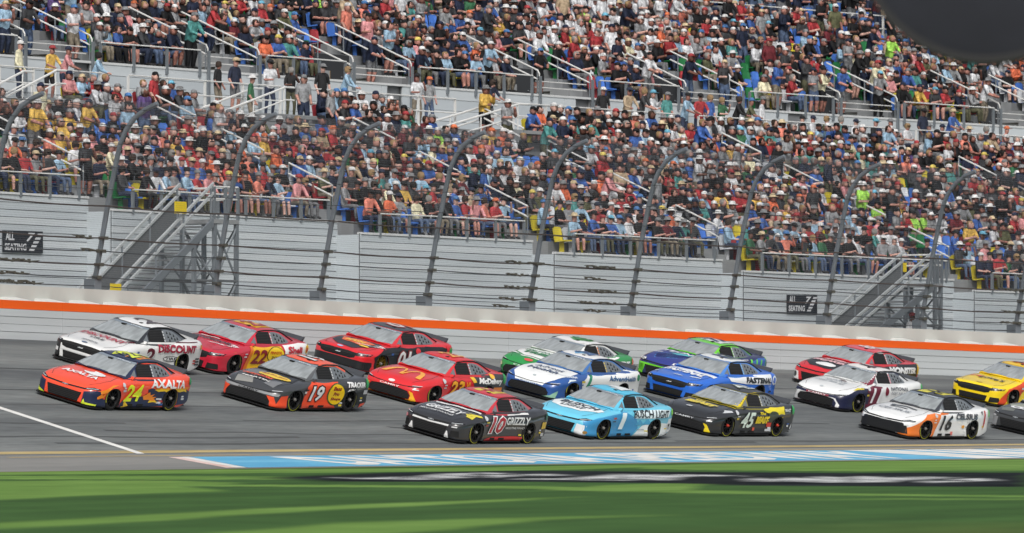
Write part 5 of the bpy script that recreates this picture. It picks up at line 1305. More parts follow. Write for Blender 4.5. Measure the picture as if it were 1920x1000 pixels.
CARS = [
 dict(kind='chevy', f=(206, 770.7), base='#f5502f', cab=NV, nut=0, label='orange and navy race car numbered 24 with yellow flames, leading the pack at the left', art=[
   ('p', 'S', NV, [(-2.3, .1), (-1.0, .1), (.3, .1), (2.53, .2), (2.53, .52), (2.25, .58), (1.85, .60), (1.3, .57), (.8, .55), (.45, .62), (.25, .58), (.3, .48), (.05, .40), (-.9, .30), (-1.0, .22), (-1.75, .3), (-2.3, .40)]),
   ('pp', 'S', '#f08a1e', [(.12, .30), (.35, .30), (.55, .27), (.72, .28), (.60, .33), (.72, .38), (.50, .38), (.62, .46), (.42, .42), (.36, .52), (.2, .44), (.05, .40)]),
   ('pp', 'S', '#f5c81f', [(.55, .58), (.75, .52), (1.0, .545), (1.2, .50), (1.5, .545), (1.85, .52), (2.1, .545), (2.3, .51), (2.2, .60), (1.8, .62), (1.3, .60), (.9, .60)]),
   ('pp', 'S', '#f08a1e', [(.5, .61), (.9, .595), (1.3, .60), (1.8, .615), (2.3, .58), (2.45, .66), (1.8, .66), (1.0, .645)]),
   ('pp', 'S', '#f5c81f', [(.35, .22), (.6, .24), (.85, .21), (.62, .30), (.4, .28)]), ('pp', 'S', '#f08a1e', [(-2.0, .44), (-1.75, .50), (-1.55, .62), (-1.2, .70), (-1.5, .68), (-1.8, .58), (-2.05, .52)]), ('pp', 'S', '#f5c81f', [(-1.0, .12), (-.86, .14), (-.84, .3), (-.72, .22), (-.6, .14), (-.9, .10)]),
   ('p', 'F', NV, [(.60, .10), (.99, .10), (.99, .50), (.90, .52), (.62, .44)]), ('p', 'F', NV, [(-.60, .10), (-.99, .10), (-.99, .50), (-.90, .52), (-.62, .44)]),
   ('pp', 'F', '#d7e83a', [(.60, .12), (.92, .12), (.93, .16), (.70, .17), (.66, .26), (.62, .16)]), ('pp', 'F', '#d7e83a', [(-.60, .12), (-.92, .12), (-.93, .30), (-.80, .20), (-.66, .16)]),
   ('pp', 'S', '#f08a1e', [(-2.1, .30), (-1.85, .36), (-1.80, .50), (-1.9, .42), (-2.0, .44), (-2.12, .36)]),
   ('n', 'S', '#e3f01e', '24', (-.92, -.02, .26, .71), .28), ('t', 'S', W, 'AXALTA', (.34, 2.05, .63, .84), .12, .04),
   ('e', 'T', W, (.18, -1.20, .30, .16)), ('ee', 'T', '#ee4a2c', (-.05, -1.12, .16, .10)), ('t', 'T', W, 'AXALTA', (-.52, .52, -1.62, -1.42), 0, .04),
   ('p', 'Rc', NV, ROOF), ('pp', 'Rc', '#d9e21e', [(.0, .25), (.35, .40), (.8, .46), (1.15, .42), (1.15, .1), (.7, .2), (.4, .05)]), ('pp', 'Rc', '#f0901e', [(.1, -.1), (.5, -.02), (.9, -.05), (1.15, -.2), (1.15, -.46), (.7, -.40), (.3, -.46)]), *roofnum('24', '#e3f01e', NV, .16, 1.1), name_band('BYRON'),
   ('p', 'Sc', '#ee4a2c', [(.0, 1.21), (.45, 1.225), (.9, 1.21), (1.25, 1.10), (1.55, .95), (1.9, .85), (1.5, .88), (1.2, 1.1), (.8, 1.205), (.1, 1.2)]),
   *sponsors(), tailspot(), *BOW]),
 dict(kind='ford', f=(231, 702), base='#e4e5e4', cab='#2a2c31', label='white race car with dark red DISCOUNT lettering behind the flame car', art=[
   ('p', 'Rc', W, ROOF), *roofnum('2', '#3a1f26'), ('t', 'S', '#9c1f38', 'DISCOUNT', (.10, 2.05, .62, .83), .08, .05), ('e', 'S', K_, (.78, .45, .36, .075)), ('ee', 'S', W, (.78, .45, .335, .06)), ('t', 'S', K_, 'TIRE', (.52, 1.04, .41, .49), 0, .03),
   ('o', 'S', W, '2', (-.58, -.02, .30, .76)), ('n', 'S', '#5a1526', '2', (-.54, -.06, .32, .74)), ('pp', 'S', '#5a1526', [(-1.5, .80), (-.5, .835), (2.2, .905), (2.2, .92), (-.5, .85), (-1.5, .815)]),
   ('t', 'T', '#b02a3c', 'DISCOUNT', (-.66, .66, -1.30, -1.06), 0, .04), ('t', 'T', K_, 'TIRE', (-.24, .24, -1.52, -1.40), 0, .02), ('t', 'T', '#333a48', 'PENNZOIL', (-.20, .30, -1.86, -1.78)), ('e', 'T', '#5a6a86', (.02, -2.0, .09, .035)),
   ('pp', 'F', W, [(-.66, .345), (.66, .345), (.60, .385), (-.60, .385)]), ('p', 'F', K_, [(-.95, .10), (-.66, .10), (-.66, .60), (-.95, .60)]), ('pp', 'F', W, [(-.92, .28), (-.72, .26), (-.72, .36), (-.90, .40)]), *HORSE, name_band('CINDRIC'),
   plate(2.16, .42, .28, .05, '#33363a'), plate(2.16, .34, .28, .05, '#33363a'), plate(2.16, .26, .28, .05, '#33363a'), ('e', 'S', '#d98a3a', (2.40, .78, .06, .07))]),
 dict(kind='ford', f=(434.6, 704), base='#c4243a', cab='#c8293e', label='red race car numbered 22 with yellow door and white tail', art=[
   ('p', 'S', '#e9b51c', [(-.9, .12), (.95, .12), (1.1, .5), (.9, .83), (-.55, .82), (-.75, .5)]), ('pp', 'S', '#d9741f', [(-.98, .12), (-.8, .12), (-.62, .5), (-.48, .82), (-.62, .81), (-.8, .5)]),
   ('p', 'S', W, [(1.0, .12), (2.53, .2), (2.53, .92), (1.9, .93), (1.0, .86), (1.12, .5)]),
   ('n', 'S', '#7d1422', '22', (-.62, .18, .34, .74), .22), ('e', 'S', K_, (.62, .60, .42, .22)), ('ee', 'S', '#f0cb2a', (.62, .60, .395, .205)), ('t', 'S', '#c23a1e', 'PENNZOIL', (.34, .92, .62, .70), 0, .03), ('t', 'S', K_, 'ZOIL', (.42, .86, .47, .56), 0, .03),
   ('t', 'S', '#c4243a', 'Shell', (1.18, 2.02, .66, .84), 0, .04), ('e', 'S', '#e3b81c', (2.36, .76, .10, .11)), ('ee', 'S', '#c4243a', (2.36, .76, .06, .07)),
   ('p', 'Rc', '#e9b51c', [(.2, -.42), (1.1, -.42), (1.1, .42), (.2, .42)]), *roofnum('22', '#b0222c'), ('t', 'T', '#2b2226', 'PENNZOIL', (-.62, .66, -1.28, -1.12), 0, .04), ('e', 'T', '#e6a834', (-.52, -1.62, .16, .14)), ('pp', 'T', '#e6d6d2', [(-.5, -1.02), (.1, -1.02), (.1, -.96), (-.5, -.96)]),
   ('t', 'S', W, 'GOODYEAR', (-1.62, -1.18, .76, .80), 0, .02), name_band('LOGANO'), tailspot('#e3b81c')]),
 dict(kind='toyota', f=(548, 772.5), base='#3b3d40', cab='#5a5c5e', nut=0, label='grey camouflage and orange race car numbered 19 with a yellow oval on its door', art=[
   *[('p', pj, cc, sh) for pj, cc, sh in (('T', '#6d6f70', [(-.7, -1.2), (-.3, -1.0), (-.1, -1.3), (-.5, -1.6)]), ('T', '#26282b', [(.2, -1.0), (.6, -.9), (.7, -1.3), (.3, -1.4)]), ('T', '#8a8a86', [(-.6, -1.8), (-.2, -1.7), (0, -2.0), (-.5, -2.05)]), ('T', '#75777a', [(.3, -1.65), (.62, -1.55), (.6, -1.95), (.25, -1.9)]), ('T', '#1f2123', [(-.2, -1.55), (.15, -1.5), (.1, -1.8), (-.15, -1.75)]), ('S', '#7b7d7c', [(1.5, .72), (1.8, .8), (2.3, .75), (2.2, .66), (1.7, .62)]), ('S', '#1e2022', [(1.1, .15), (2.5, .25), (2.5, .62), (1.7, .55), (1.2, .5)]))],
   ('pp', 'S', '#f0502a', [(-1.05, .10), (-.98, .5), (-.75, .12)]), ('p', 'S', '#f0502a', [(-1.0, .10), (.75, .10), (.6, .2), (.4, .3), (.5, .60), (.75, .85), (-.55, .82), (-.85, .70), (-.95, .4)]),
   ('pp', 'S', '#f0502a', [(2.0, .12), (2.4, .2), (2.4, .26), (2.05, .22)]),
   ('o', 'S', K_, '19', (-.78, .06, .26, .76), .3), ('n', 'S', '#e6e8ea', '19', (-.72, .0, .30, .72), .3),
   ('e', 'S', '#3a5a2e', (.62, .49, .42, .31)), ('ee', 'S', '#edc51d', (.64, .49, .38, .285)), ('t', 'S', '#8c1f22', 'Bass', (.46, .86, .60, .71), .2, .04), ('t', 'S', '#8c1f22', 'Pro', (.50, .80, .45, .56), .2, .04), ('t', 'S', '#8c1f22', 'Shops', (.40, .90, .30, .41), .2, .04), ('pp', 'S', '#2f4a2a', [(.26, .42), (.42, .60), (.40, .66), (.25, .52)]),
   ('t', 'S', W, 'TRACKER', (1.10, 2.18, .70, .84), .15, .05), ('t', 'S', W, 'ATV', (1.12, 1.5, .58, .66), .2, .05), plate(2.18, .50, .28, .12, '#c9cccf'), plate(1.04, .33, .30, .05, '#c5c8ca'), plate(1.02, .26, .30, .05, '#c5c8ca'), plate(1.05, .16, .24, .06, '#d0d3d5'), ('e', 'S', '#2fa354', (2.36, .80, .10, .13)),
   ('e', 'T', '#e8c43c', (.16, -1.28, .48, .17)), ('t', 'T', '#b06a2a', 'Bass Pro Shops', (-.22, .54, -1.33, -1.21), .2, .03), ('t', 'T', '#e8582e', 'OUTDOORS', (-.62, .28, -1.62, -1.50), .1, .05), ('t', 'T', '#d8d8d4', 'MARTIN', (-.5, .35, -1.80, -1.73), .1, .04),
   ('p', 'Rc', '#ef5a34', ROOF), *roofnum('19', '#e9e9e7', K_), ('p', 'F', '#8e9092', [(-.9, .40), (.9, .40), (.92, .47), (0, .45), (-.92, .47)]), CAMRY('#2b2d30'),
   ('pp', 'F', '#f0502a', [(.62, .38), (.82, .38), (.90, .12), (.74, .11), (.73, .24)]), ('pp', 'F', '#f0502a', [(-.62, .385), (-.90, .43), (-.97, .12), (-.74, .11), (-.73, .24)]), ('pp', 'S', '#f0502a', [(-2.25, .10), (-1.80, .10), (-1.82, .46), (-2.1, .42)]),
   ('p', 'Sc', '#ef5a34', [(.0, 1.205), (.8, 1.21), (1.3, 1.05), (1.35, 1.1), (.85, 1.235), (.1, 1.23)]), name_band('BRISCOE')]),
 dict(kind='ford', f=(710, 704), base='#d8262e', cab='#d8303a', rim=1, label='red and black race car with white 01 on its door, next to the outer wall', art=[
   ('p', 'S', K_, [(-1.85, .52), (-1.6, .1), (-.9, .1), (2.53, .2), (2.53, .75), (1.8, .86), (.6, .85), (-.6, .81), (-1.2, .78)]), ('p', 'T', '#1f2023', [(-.66, -1.15), (-.35, -1.0), (.62, -1.0), (.68, -1.3), (.30, -1.95), (-.25, -1.85), (-.62, -1.55)]),
   ('pp', 'T', '#e2673a', [(-.52, -1.15), (.30, -1.10), (.56, -1.20), (.25, -1.55), (-.38, -1.45)]), ('t', 'T', '#f2c24a', 'MASH', (-.32, .28, -1.42, -1.22), .1, .05), ('e', 'T', '#f0c83a', (.42, -1.55, .16, .06)), ('e', 'T', '#9fb4d4', (-.02, -2.02, .10, .035)),
   ('o', 'S', '#7d2024', '01', (-.58, .16, .24, .76), .1), ('n', 'S', '#e4e4e2', '01', (-.54, .12, .28, .72), .1), ('e', 'S', '#d8303a', (.48, .72, .13, .08)), ('pp', 'S', '#d8262e', [(2.1, .5), (2.53, .5), (2.53, .9), (2.1, .9)]), ('e', 'S', '#2a9a4c', (2.40, .72, .12, .12)),
   ('p', 'F', '#1c1d20', [(-.98, .08), (.98, .08), (.98, .36), (.6, .38), (-.6, .38), (-.98, .36)]), ('p', 'Rc', '#3a3d42', ROOF), *roofnum('01', '#d8d8d6', '#b03038'), ('t', 'S', W, 'GOODYEAR', (-1.62, -1.18, .76, .80), 0, .02), *HORSE, name_band('LAJOIE')]),
 dict(kind='toyota', f=(810, 762), base='#d8262b', cab='#d92d33', label='red race car with big golden arches on its hood and yellow lip', art=[
   ('pp', 'T', '#f2a93a', [(-.62, -1.70), (-.52, -1.35), (-.42, -1.18), (-.30, -1.10), (-.18, -1.12), (-.28, -1.20), (-.38, -1.34), (-.46, -1.70)]), ('pp', 'T', '#f2a93a', [(-.30, -1.10), (-.16, -1.14), (-.06, -1.30), (.0, -1.62), (.06, -1.30), (.16, -1.14), (.30, -1.10), (.18, -1.22), (.10, -1.38), (.06, -1.70), (-.06, -1.70), (-.10, -1.38), (-.18, -1.22)]), ('pp', 'T', '#f2a93a', [(.30, -1.10), (.18, -1.12), (.28, -1.20), (.38, -1.34), (.46, -1.70), (.62, -1.70), (.52, -1.35), (.42, -1.18)]),
   ('p', 'Rc', '#d8262b', ROOF), *roofnum('23', '#f2a93a'), ('o', 'S', '#7d2a1c', '23', (-.72, .14, .28, .76), .25), ('n', 'S', '#f0a824', '23', (-.68, .10, .31, .73), .25), ('t', 'S', '#f0a824', 'XI', (.16, .40, .34, .70), .25),
   ('p', 'S', '#3a3c40', [(.5, .80), (.7, .5), (1.2, .3), (2.53, .3), (2.53, .92), (1.6, .93), (.8, .87)]), ('pp', 'S', '#f0c23a', [(.42, .84), (.62, .85), (.75, .7), (.58, .68)]), ('t', 'S', '#e9e9e6', 'McDelivery', (.85, 2.2, .62, .82), .1, .06), ('e', 'S', '#f0b93a', (1.55, .86, .13, .06)), ('e', 'S', '#2fa354', (2.40, .80, .11, .14)), ('pp', 'S', '#e8862a', [(1.6, .42), (2.3, .42), (2.3, .56), (1.7, .56)]),
   ('pp', 'F', '#f2b428', [(-.78, .33), (-.68, .37), (-.74, .25), (-.72, .14), (-.5, .11), (.5, .11), (.72, .14), (.74, .25), (.66, .38), (.78, .34), (.88, .12), (.6, .085), (-.6, .085), (-.88, .12)]), CAMRY('#f0e6e4'), ('e', 'T', '#e4d5d5', (0, -2.06, .10, .035)), ('pp', 'F', '#e9e0de', [(.76, .42), (.90, .43), (.90, .455), (.76, .445)]), name_band('WALLACE'), ('e', 'S', '#c9ccd0', (-.98, .72, .08, .06))]),
 dict(kind='chevy', f=(888, 833.6), base='#2c2d31', cab='#c7303c', nut=0, label='black race car with red pillars and a red number 10, nearest to the grass', art=[
   ('p', 'S', '#c9202a', [(-.92, .09), (1.0, .09), (1.0, .20), (.6, .22), (-.5, .21), (-.92, .15)]), ('o', 'S', W, '10', (-.80, .08, .28, .80), .3), ('n', 'S', '#a81f30', '10', (-.76, .04, .31, .77), .3),
   ('pp', 'S', '#d9dada', [(.18, .79), (1.22, .83), (1.22, .87), (.18, .83)]), ('t', 'S', '#d6d8d8', 'GRIZZLY', (.10, 1.25, .55, .76), .15, .03), ('t', 'S', '#c9cbcc', 'NICOTINE POUCHES', (.10, 1.22, .43, .49), .1, .02),
   ('pp', 'T', '#e4e5e5', [(-.62, -1.02), (.70, -.92), (.74, -1.02), (-.55, -1.14)]), ('t', 'T', '#e4e5e5', 'GRIZZLY', (-.55, .55, -1.66, -1.36), .15, .03), ('t', 'T', '#d0d1d2', 'NICOTINE POUCHES', (-.58, .42, -1.82, -1.74), .1, .02), ('pp', 'T', '#9a9da0', [(-.30, -1.34), (-.05, -1.22), (.2, -1.20), (.42, -1.32), (.1, -1.30)]),
   ('p', 'Rc', '#c7303c', ROOF), ('pp', 'Rc', '#e3cf3a', [(.12, .10), (1.1, .10), (1.1, .34), (.12, .34)]), ('pp', 'Rc', '#e3cf3a', [(.22, -.30), (1.1, -.30), (1.1, -.02), (.22, -.02)]), ('n', 'Rc', '#c7303c', '10', (.35, .95, -.2, .26), 0),
   ('pp', 'F', '#dfe0e0', [(-.60, .43), (0, .415), (.60, .43), (.60, .475), (0, .455), (-.60, .475)]), ('pp', 'F', '#dfe0e0', [(.52, .12), (.66, .12), (.60, .30), (.57, .30)]), ('pp', 'F', '#dfe0e0', [(-.52, .12), (-.68, .12), (-.60, .30), (-.57, .30)]), ('e', 'F', '#c8848c', (-.83, .43, .07, .05)), ('pp', 'F', '#d5d6d8', [(.70, .42), (.84, .43), (.84, .455), (.70, .445)]),
   ('pp', 'S', '#d8c83a', [(-1.72, .72), (-1.4, .79), (-1.15, .77), (-1.15, .73), (-1.4, .745), (-1.68, .68)]), ('pp', 'S', '#d3b23a', [(2.15, .42), (2.46, .44), (2.46, .62), (2.15, .62)]), ('e', 'S', '#1f5a4a', (2.38, .76, .09, .10)), ('e', 'S', '#c9ccd0', (-.98, .72, .08, .06)), plate(2.15, .22, .2, .09, '#b8babc'), *BOW, name_band('DILLON')]),
 dict(kind='toyota', f=(1056, 726), base='#2b9149', cab='#e6e8e6', bpost='#e08a4a', label='green and white race car running next to the outer wall in mid pack', art=[
   ('p', 'T', '#e9ebe9', [(-.74, -.9), (.74, -.9), (.80, -1.35), (.62, -1.62), (.2, -1.72), (-.3, -1.70), (-.66, -1.5), (-.80, -1.2)]), ('t', 'T', '#2c7d48', 'FAMILY DOLLAR', (-.62, .50, -1.22, -1.08), .1, .03), ('t', 'T', '#2c7d48', 'TREE', (-.52, .36, -1.50, -1.28), .1, .05), ('e', 'T', '#d05050', (.04, -1.95, .14, .05)), ('pp', 'T', '#eef0ee', [(-.80, -1.6), (-.70, -1.55), (-.3, -1.8), (.3, -1.83), (.3, -1.79), (-.3, -1.76)]),
   ('p', 'Rc', W, ROOF), ('pp', 'Rc', '#4a9a4a', [(.1, -.1), (.5, -.4), (1.1, -.3), (.9, .1), (.4, .3)]), *roofnum('43', '#2b8a45'), ('p', 'S', W, [(-.9, .82), (-.2, .70), (.9, .78), (1.6, .90), (1.2, .92), (.3, .87)]), ('t', 'S', W, 'DOLLAR TREE', (.35, 2.2, .60, .80), .1, .05), ('pp', 'S', '#e07a5a', [(2.38, .45), (2.53, .47), (2.53, .88), (2.38, .88)]),
   CAMRY('#d5e6d8'), ('e', 'F', '#ece2b4', (-.83, .36, .07, .05)), ('pp', 'F', '#1c6a34', [(-.9, .10), (-.74, .10), (-.76, .34), (-.92, .36)])]),
 dict(kind='toyota', f=(1068, 755.5), base='#28569c', cab='#3a70b2', bpost='#d9c04a', label='white and blue race car with navy health lettering on its white hood', art=[
   hood_panel('#e9ecec'), ('t', 'T', '#2a3f66', 'Advent', (-.46, .46, -1.26, -1.06), 0, .015), ('t', 'T', '#2a3f66', 'Health', (-.50, .46, -1.56, -1.32), 0, .02), ('e', 'T', '#a9b4b8', (.04, -1.95, .06, .03)),
   ('p', 'S', '#e8ebeb', [(-.7, .12), (2.53, .2), (2.53, .93), (1.4, .95), (-.5, .83), (-.95, .6)]), ('pp', 'S', '#2c8a6a', [(-.72, .4), (-.45, .83), (-.30, .84), (-.55, .4)]), ('t', 'S', '#34608f', 'AdventHealth', (.55, 2.1, .66, .80), .1, .03), ('e', 'S', '#2f8a58', (2.35, .76, .12, .10)),
   ('p', 'Rc', W, ROOF), ('pp', 'Rc', '#6aa7d0', [(.1, .1), (.6, -.2), (1.1, -.1), (1.1, .3), (.5, .4)]), *roofnum('20', '#2f5a96'), CAMRY('#c9d6e4'), ('pp', 'F', '#8ab7a0', [(.5, .12), (.9, .12), (.92, .34), (.78, .18)]), ('t', 'S', '#d5dde5', 'GOODYEAR', (-1.62, -1.18, .72, .76), 0, .03), ('pp', 'S', '#d8e4ea', [(-1.75, .58), (-1.55, .64), (-1.3, .66), (-1.3, .69), (-1.6, .68)]), name_band('BELL')]),
 dict(kind='chevy', f=(1127, 825), base='#6ac8e6', cab='#62c6e8', label='light blue race car numbered 1 with black beer lettering and white mountains', art=[
   ('p', 'S', '#3a92c8', [(-2.3, .1), (.2, .1), (.5, .35), (.35, .6), (-.2, .78), (-1.0, .72), (-1.8, .62), (-2.3, .5)]), ('p', 'S', '#e6ecee', [(.25, .10), (.7, .40), (1.0, .46), (1.2, .40), (1.6, .5), (2.53, .44), (2.53, .2), (1.9, .1)]), ('pp', 'S', '#4aa4d0', [(.3, .42), (.55, .58), (.72, .46), (.95, .60), (1.1, .48), (1.35, .6), (1.5, .5), (1.2, .44), (.8, .44)]), ('p', 'S', '#dcebf0', [(.15, .62), (.9, .62), (2.2, .66), (2.3, .86), (1.5, .87), (.3, .82)]),
   ('o', 'S', '#3a9aca', '1', (-.66, -.18, .28, .80), .15), ('n', 'S', '#dfeef2', '1', (-.62, -.22, .31, .77), .15), ('t', 'S', '#1d222b', 'BUSCH LIGHT', (.16, 2.16, .64, .85), .1, .02),
   ('p', 'T', '#e8edee', [(-.80, -1.2), (-.45, -1.05), (.3, -1.06), (.76, -1.18), (.72, -1.42), (.35, -1.70), (-.2, -1.75), (-.62, -1.6)]), ('t', 'T', '#1e2530', 'BUSCH', (-.52, .62, -1.40, -1.14), .1, .025), ('t', 'T', '#1e2530', 'LIGHT', (-.36, .36, -1.62, -1.46), .1, .02),
   ('p', 'Rc', '#50c0e4', ROOF), ('pp', 'Rc', '#d5e9ef', [(.3, -.3), (1.1, -.3), (1.1, .1), (.3, .1)]), *roofnum('1', '#e9f1f2'), ('p', 'F', '#e6e8ea', [(.56, .10), (.98, .10), (.98, .38), (.62, .40)]), ('p', 'F', '#2a86bf', [(-.62, .10), (-.98, .10), (-.98, .48), (-.62, .44)]), ('e', 'F', '#8a6a2a', (.86, .19, .045, .045)),
   ('t', 'S', '#7e8a92', 'COORS', (.42, .82, .27, .31), .1, .02), tailspot('#7cc04a'), ('p', 'S', '#e6ecee', [(2.15, .2), (2.5, .25), (2.5, .62), (2.25, .6)]), plate(2.3, .38, .1, .08, '#2a2e33'), *BOW, name_band('CHASTAIN')]),
 dict(kind='chevy', f=(1311, 725), base='#232a5a', cab='#6cd02c', label='purple and neon green race car running next to the outer wall', art=[
   hood_panel('#2f3a84'), ('p', 'T', '#3f7fc0', [(-.6, -1.5), (.2, -1.0), (.6, -1.2), (.1, -1.75), (-.4, -1.9)]), ('pp', 'T', '#56b8c4', [(-.3, -1.25), (.3, -1.0), (.5, -1.1), (.0, -1.35)]), ('t', 'T', '#e3e8ec', 'TECNO', (-.66, .66, -1.16, -.96), .1, .04), ('pp', 'T', '#e0e3ea', [(-.72, -1.42), (-.5, -1.35), (-.5, -1.27), (-.72, -1.34)]), ('t', 'F', '#e9ecec', 'KTR', (.40, .66, .545, .60), .1, .04), ('t', 'F', '#e9ecec', 'KTR', (-.84, -.60, .545, .59), .1, .04),
   ('p', 'F', '#6cd02c', [(-.98, .20), (-.6, .20), (-.56, .40), (.56, .40), (.6, .30), (.98, .30), (.98, .46), (.5, .455), (0, .44), (-.5, .455), (-.98, .46)]), ('p', 'F', '#6cd02c', [(-.80, .12), (-.62, .12), (-.60, .42), (-.80, .42)]),
   ('p', 'Rc', '#dfe4e6', [(.2, -.45), (1.15, -.45), (1.15, .3), (.2, .3)]), *roofnum('77', '#2a3a6a'), ('p', 'S', '#3a64b0', [(.9, .2), (1.4, .8), (1.9, .9), (2.53, .9), (2.53, .2)]), *[('pp', 'S', '#6ccf4a', [(x, .3), (x + .1, .3), (x + .28, .86), (x + .18, .86)]) for x in (1.15, 1.5, 1.85)], ('pp', 'S', '#e0e4e8', [(-.3, .80), (1.2, .83), (1.2, .845), (-.3, .82)]), ('p', 'S', '#6cd02c', [(2.35, .3), (2.53, .3), (2.53, .9), (2.4, .92)]), ('p', 'Sc', '#4a5a7a', [(.95, 1.22), (1.3, 1.1), (1.9, .86), (1.5, .86), (1.2, 1.0)])]),
 dict(kind='ford', f=(1328, 758), base='#2a6cd2', cab='#4a86d6', bpost='#8fc0e8', label='bright blue race car with white lettering on its hood and white flank stripe', art=[
   ('p', 'T', '#e6e9ec', [(-.78, -1.0), (-.3, -.98), (.3, -.98), (.78, -.92), (.80, -1.12), (.3, -1.14), (-.3, -1.10), (-.70, -1.06)]), ('t', 'T', '#eef0f2', 'FASTENAL', (-.66, .62, -1.46, -1.18), .2, .05), ('e', 'T', '#b9cbe8', (.04, -1.78, .16, .035)), ('pp', 'T', '#dce4ee', [(.36, -1.68), (.66, -1.56), (.64, -1.50), (.36, -1.60)]), ('pp', 'T', '#cfe0ee', [(-.78, -1.75), (-.66, -1.72), (-.66, -1.62), (-.78, -1.66)]),
   ('p', 'S', '#e6e9ec', [(-.3, .70), (.6, .62), (2.1, .62), (2.1, .92), (.9, .88), (-.4, .835)]), ('t', 'S', '#20242c', 'FASTENAL', (.55, 2.05, .66, .82), .15, .05), ('e', 'S', '#dfe7ee', (2.32, .74, .17, .14)), ('ee', 'S', '#1f5cc4', (2.32, .74, .10, .09)),
   ('p', 'Rc', '#dfe3e4', ROOF), ('pp', 'Rc', '#6a7c74', [(.3, -.42), (1.15, -.42), (1.15, .05), (.3, .05)]), *roofnum('17', '#1f3a6a'), ('pp', 'F', '#1f5cc4', [(-.55, .33), (.55, .33), (.58, .385), (-.58, .385)]), *HORSE]),
 dict(kind='toyota', f=(1360.6, 819.8), base='#26282b', cab='#8d8326', nut=1, label='black race car numbered 45 with yellow beast lettering and yellow pillar', art=[
   ('p', 'Sc', '#d9c11e', [(-.78, .86), (-.62, .88), (-.08, 1.20), (.1, 1.225), (.5, 1.235), (.5, 1.26), (.05, 1.25), (-.1, 1.22), (-.82, .9)]), ('p', 'Sc', '#26282b', [(.5, 1.205), (.9, 1.20), (1.3, 1.05), (1.6, .9), (2.0, .86), (2.0, 1.0), (1.3, 1.2), (.9, 1.26), (.5, 1.265)]), ('p', 'Rc', '#2b2d30', ROOF), ('p', 'Rc', '#26282b', [(1.2, -.62), (2.0, -.62), (2.0, .62), (1.2, .62)]), *roofnum('45', '#dfe6e0', '#4a5a50'),
   ('n', 'S', '#d3e2d6', '45', (-.72, .08, .27, .73), .35), ('t', 'S', '#ddc418', 'The', (.30, .62, .66, .74), .2, .06), ('t', 'S', '#ddc418', 'BEAST', (.12, .86, .40, .62), .25, .08), ('pp', 'S', '#e0ce2a', [(.52, .80), (.8, .86), (1.2, .865), (1.72, .90), (1.62, .78), (1.70, .68), (1.4, .70), (1.2, .64), (.95, .70), (.7, .72)]), ('e', 'S', '#3c4436', (1.05, .60, .26, .17)), ('pp', 'S', '#e0ce2a', [(.80, .47), (1.2, .46), (1.6, .58), (1.58, .62), (1.2, .52), (.82, .52)]), ('t', 'S', '#c9ced0', 'BEAST', (1.68, 2.14, .76, .84), .1, .04), ('e', 'S', '#2fa354', (2.36, .80, .10, .13)), ('pp', 'S', '#c23a2a', [(.78, .30), (1.02, .30), (1.02, .43), (.78, .43)]), ('pp', 'S', '#c8523a', [(.0, .15), (.12, .15), (.14, .28), (.02, .28)]), plate(.72, .17, .34, .07, '#c5c8ca'), ('pp', 'S', '#c9ccce', [(2.25, .25), (2.35, .22), (2.40, .40)]),
   ('pp', 'T', '#d9c11e', [(-.76, -.90), (.0, -1.0), (.76, -.86), (.76, -.90), (.0, -1.03), (-.76, -.94)]), ('t', 'T', '#ddc83a', 'The', (-.36, .0, -1.20, -1.10), .1, .06), ('t', 'T', '#ddc83a', 'BEAST', (-.50, .46, -1.46, -1.22), .15, .09), ('e', 'T', '#b9bdc0', (-.12, -1.78, .10, .04)), ('pp', 'S', '#c4c8cc', [(-1.7, .69), (-1.45, .755), (-1.2, .76), (-1.2, .72), (-1.45, .71)]), ('e', 'S', '#c9ccd0', (-.98, .72, .08, .06)),
   CAMRY('#c3c7ca'), ('pp', 'F', '#e0c818', [(.66, .36), (.78, .33), (.88, .12), (.72, .12), (.74, .25)]), ('pp', 'F', '#d8dadc', [(.74, .42), (.88, .43), (.88, .46), (.74, .45)]), ('pp', 'F', '#a8a23a', [(.66, .085), (.95, .085), (.95, .10), (.66, .10)]), name_band('REDDICK')]),
 dict(kind='chevy', f=(1601, 736), base='#cf2a34', cab='#d5343e', label='red black and white race car with a white oval on its black hood', art=[
   ('p', 'T', '#26282b', [(-.76, -1.05), (.3, -.95), (.74, -1.2), (.66, -1.85), (.2, -1.98), (-.4, -1.9), (-.72, -1.6)]), ('e', 'T', '#e6e7e7', (.02, -1.68, .34, .15)), ('t', 'T', '#e4b4b8', 'FRESH', (-.42, .42, -1.16, -1.02), .2, .06), ('t', 'T', '#e4b4b8', 'BREAKERS', (-.64, .62, -1.42, -1.22), .2, .06), ('pp', 'T', '#dfe0e0', [(.48, -1.60), (.72, -1.50), (.72, -1.42), (.50, -1.50)]),
   ('p', 'Rc', '#d8525c', ROOF), *roofnum('88', '#e6dfe0'), ('p', 'S', '#26282b', [(-.2, .1), (2.4, .2), (2.4, .92), (.6, .88), (-.4, .83)]), ('t', 'S', '#d9dadb', 'MONSTER', (.5, 2.22, .62, .82), .15, .07), ('pp', 'S', '#e0b52a', [(2.36, .6), (2.52, .6), (2.52, .92), (2.36, .92)]), ('p', 'Sc', '#e3e4e4', [(-.1, 1.20), (.5, 1.21), (.55, 1.26), (0, 1.24)]), ('p', 'Sc', '#2b2d30', [(1.0, 1.17), (1.3, 1.05), (1.9, .86), (1.5, .86), (1.2, 1.05)]),
   ('pp', 'F', '#e9e9e8', [(-.95, .42), (-.66, .38), (-.60, .12), (-.92, .14)]), ('ee', 'F', '#26282b', (-.78, .28, .07, .09)), ('pp', 'F', '#e9e9e8', [(.95, .42), (.66, .38), (.60, .12), (.92, .14)])]),
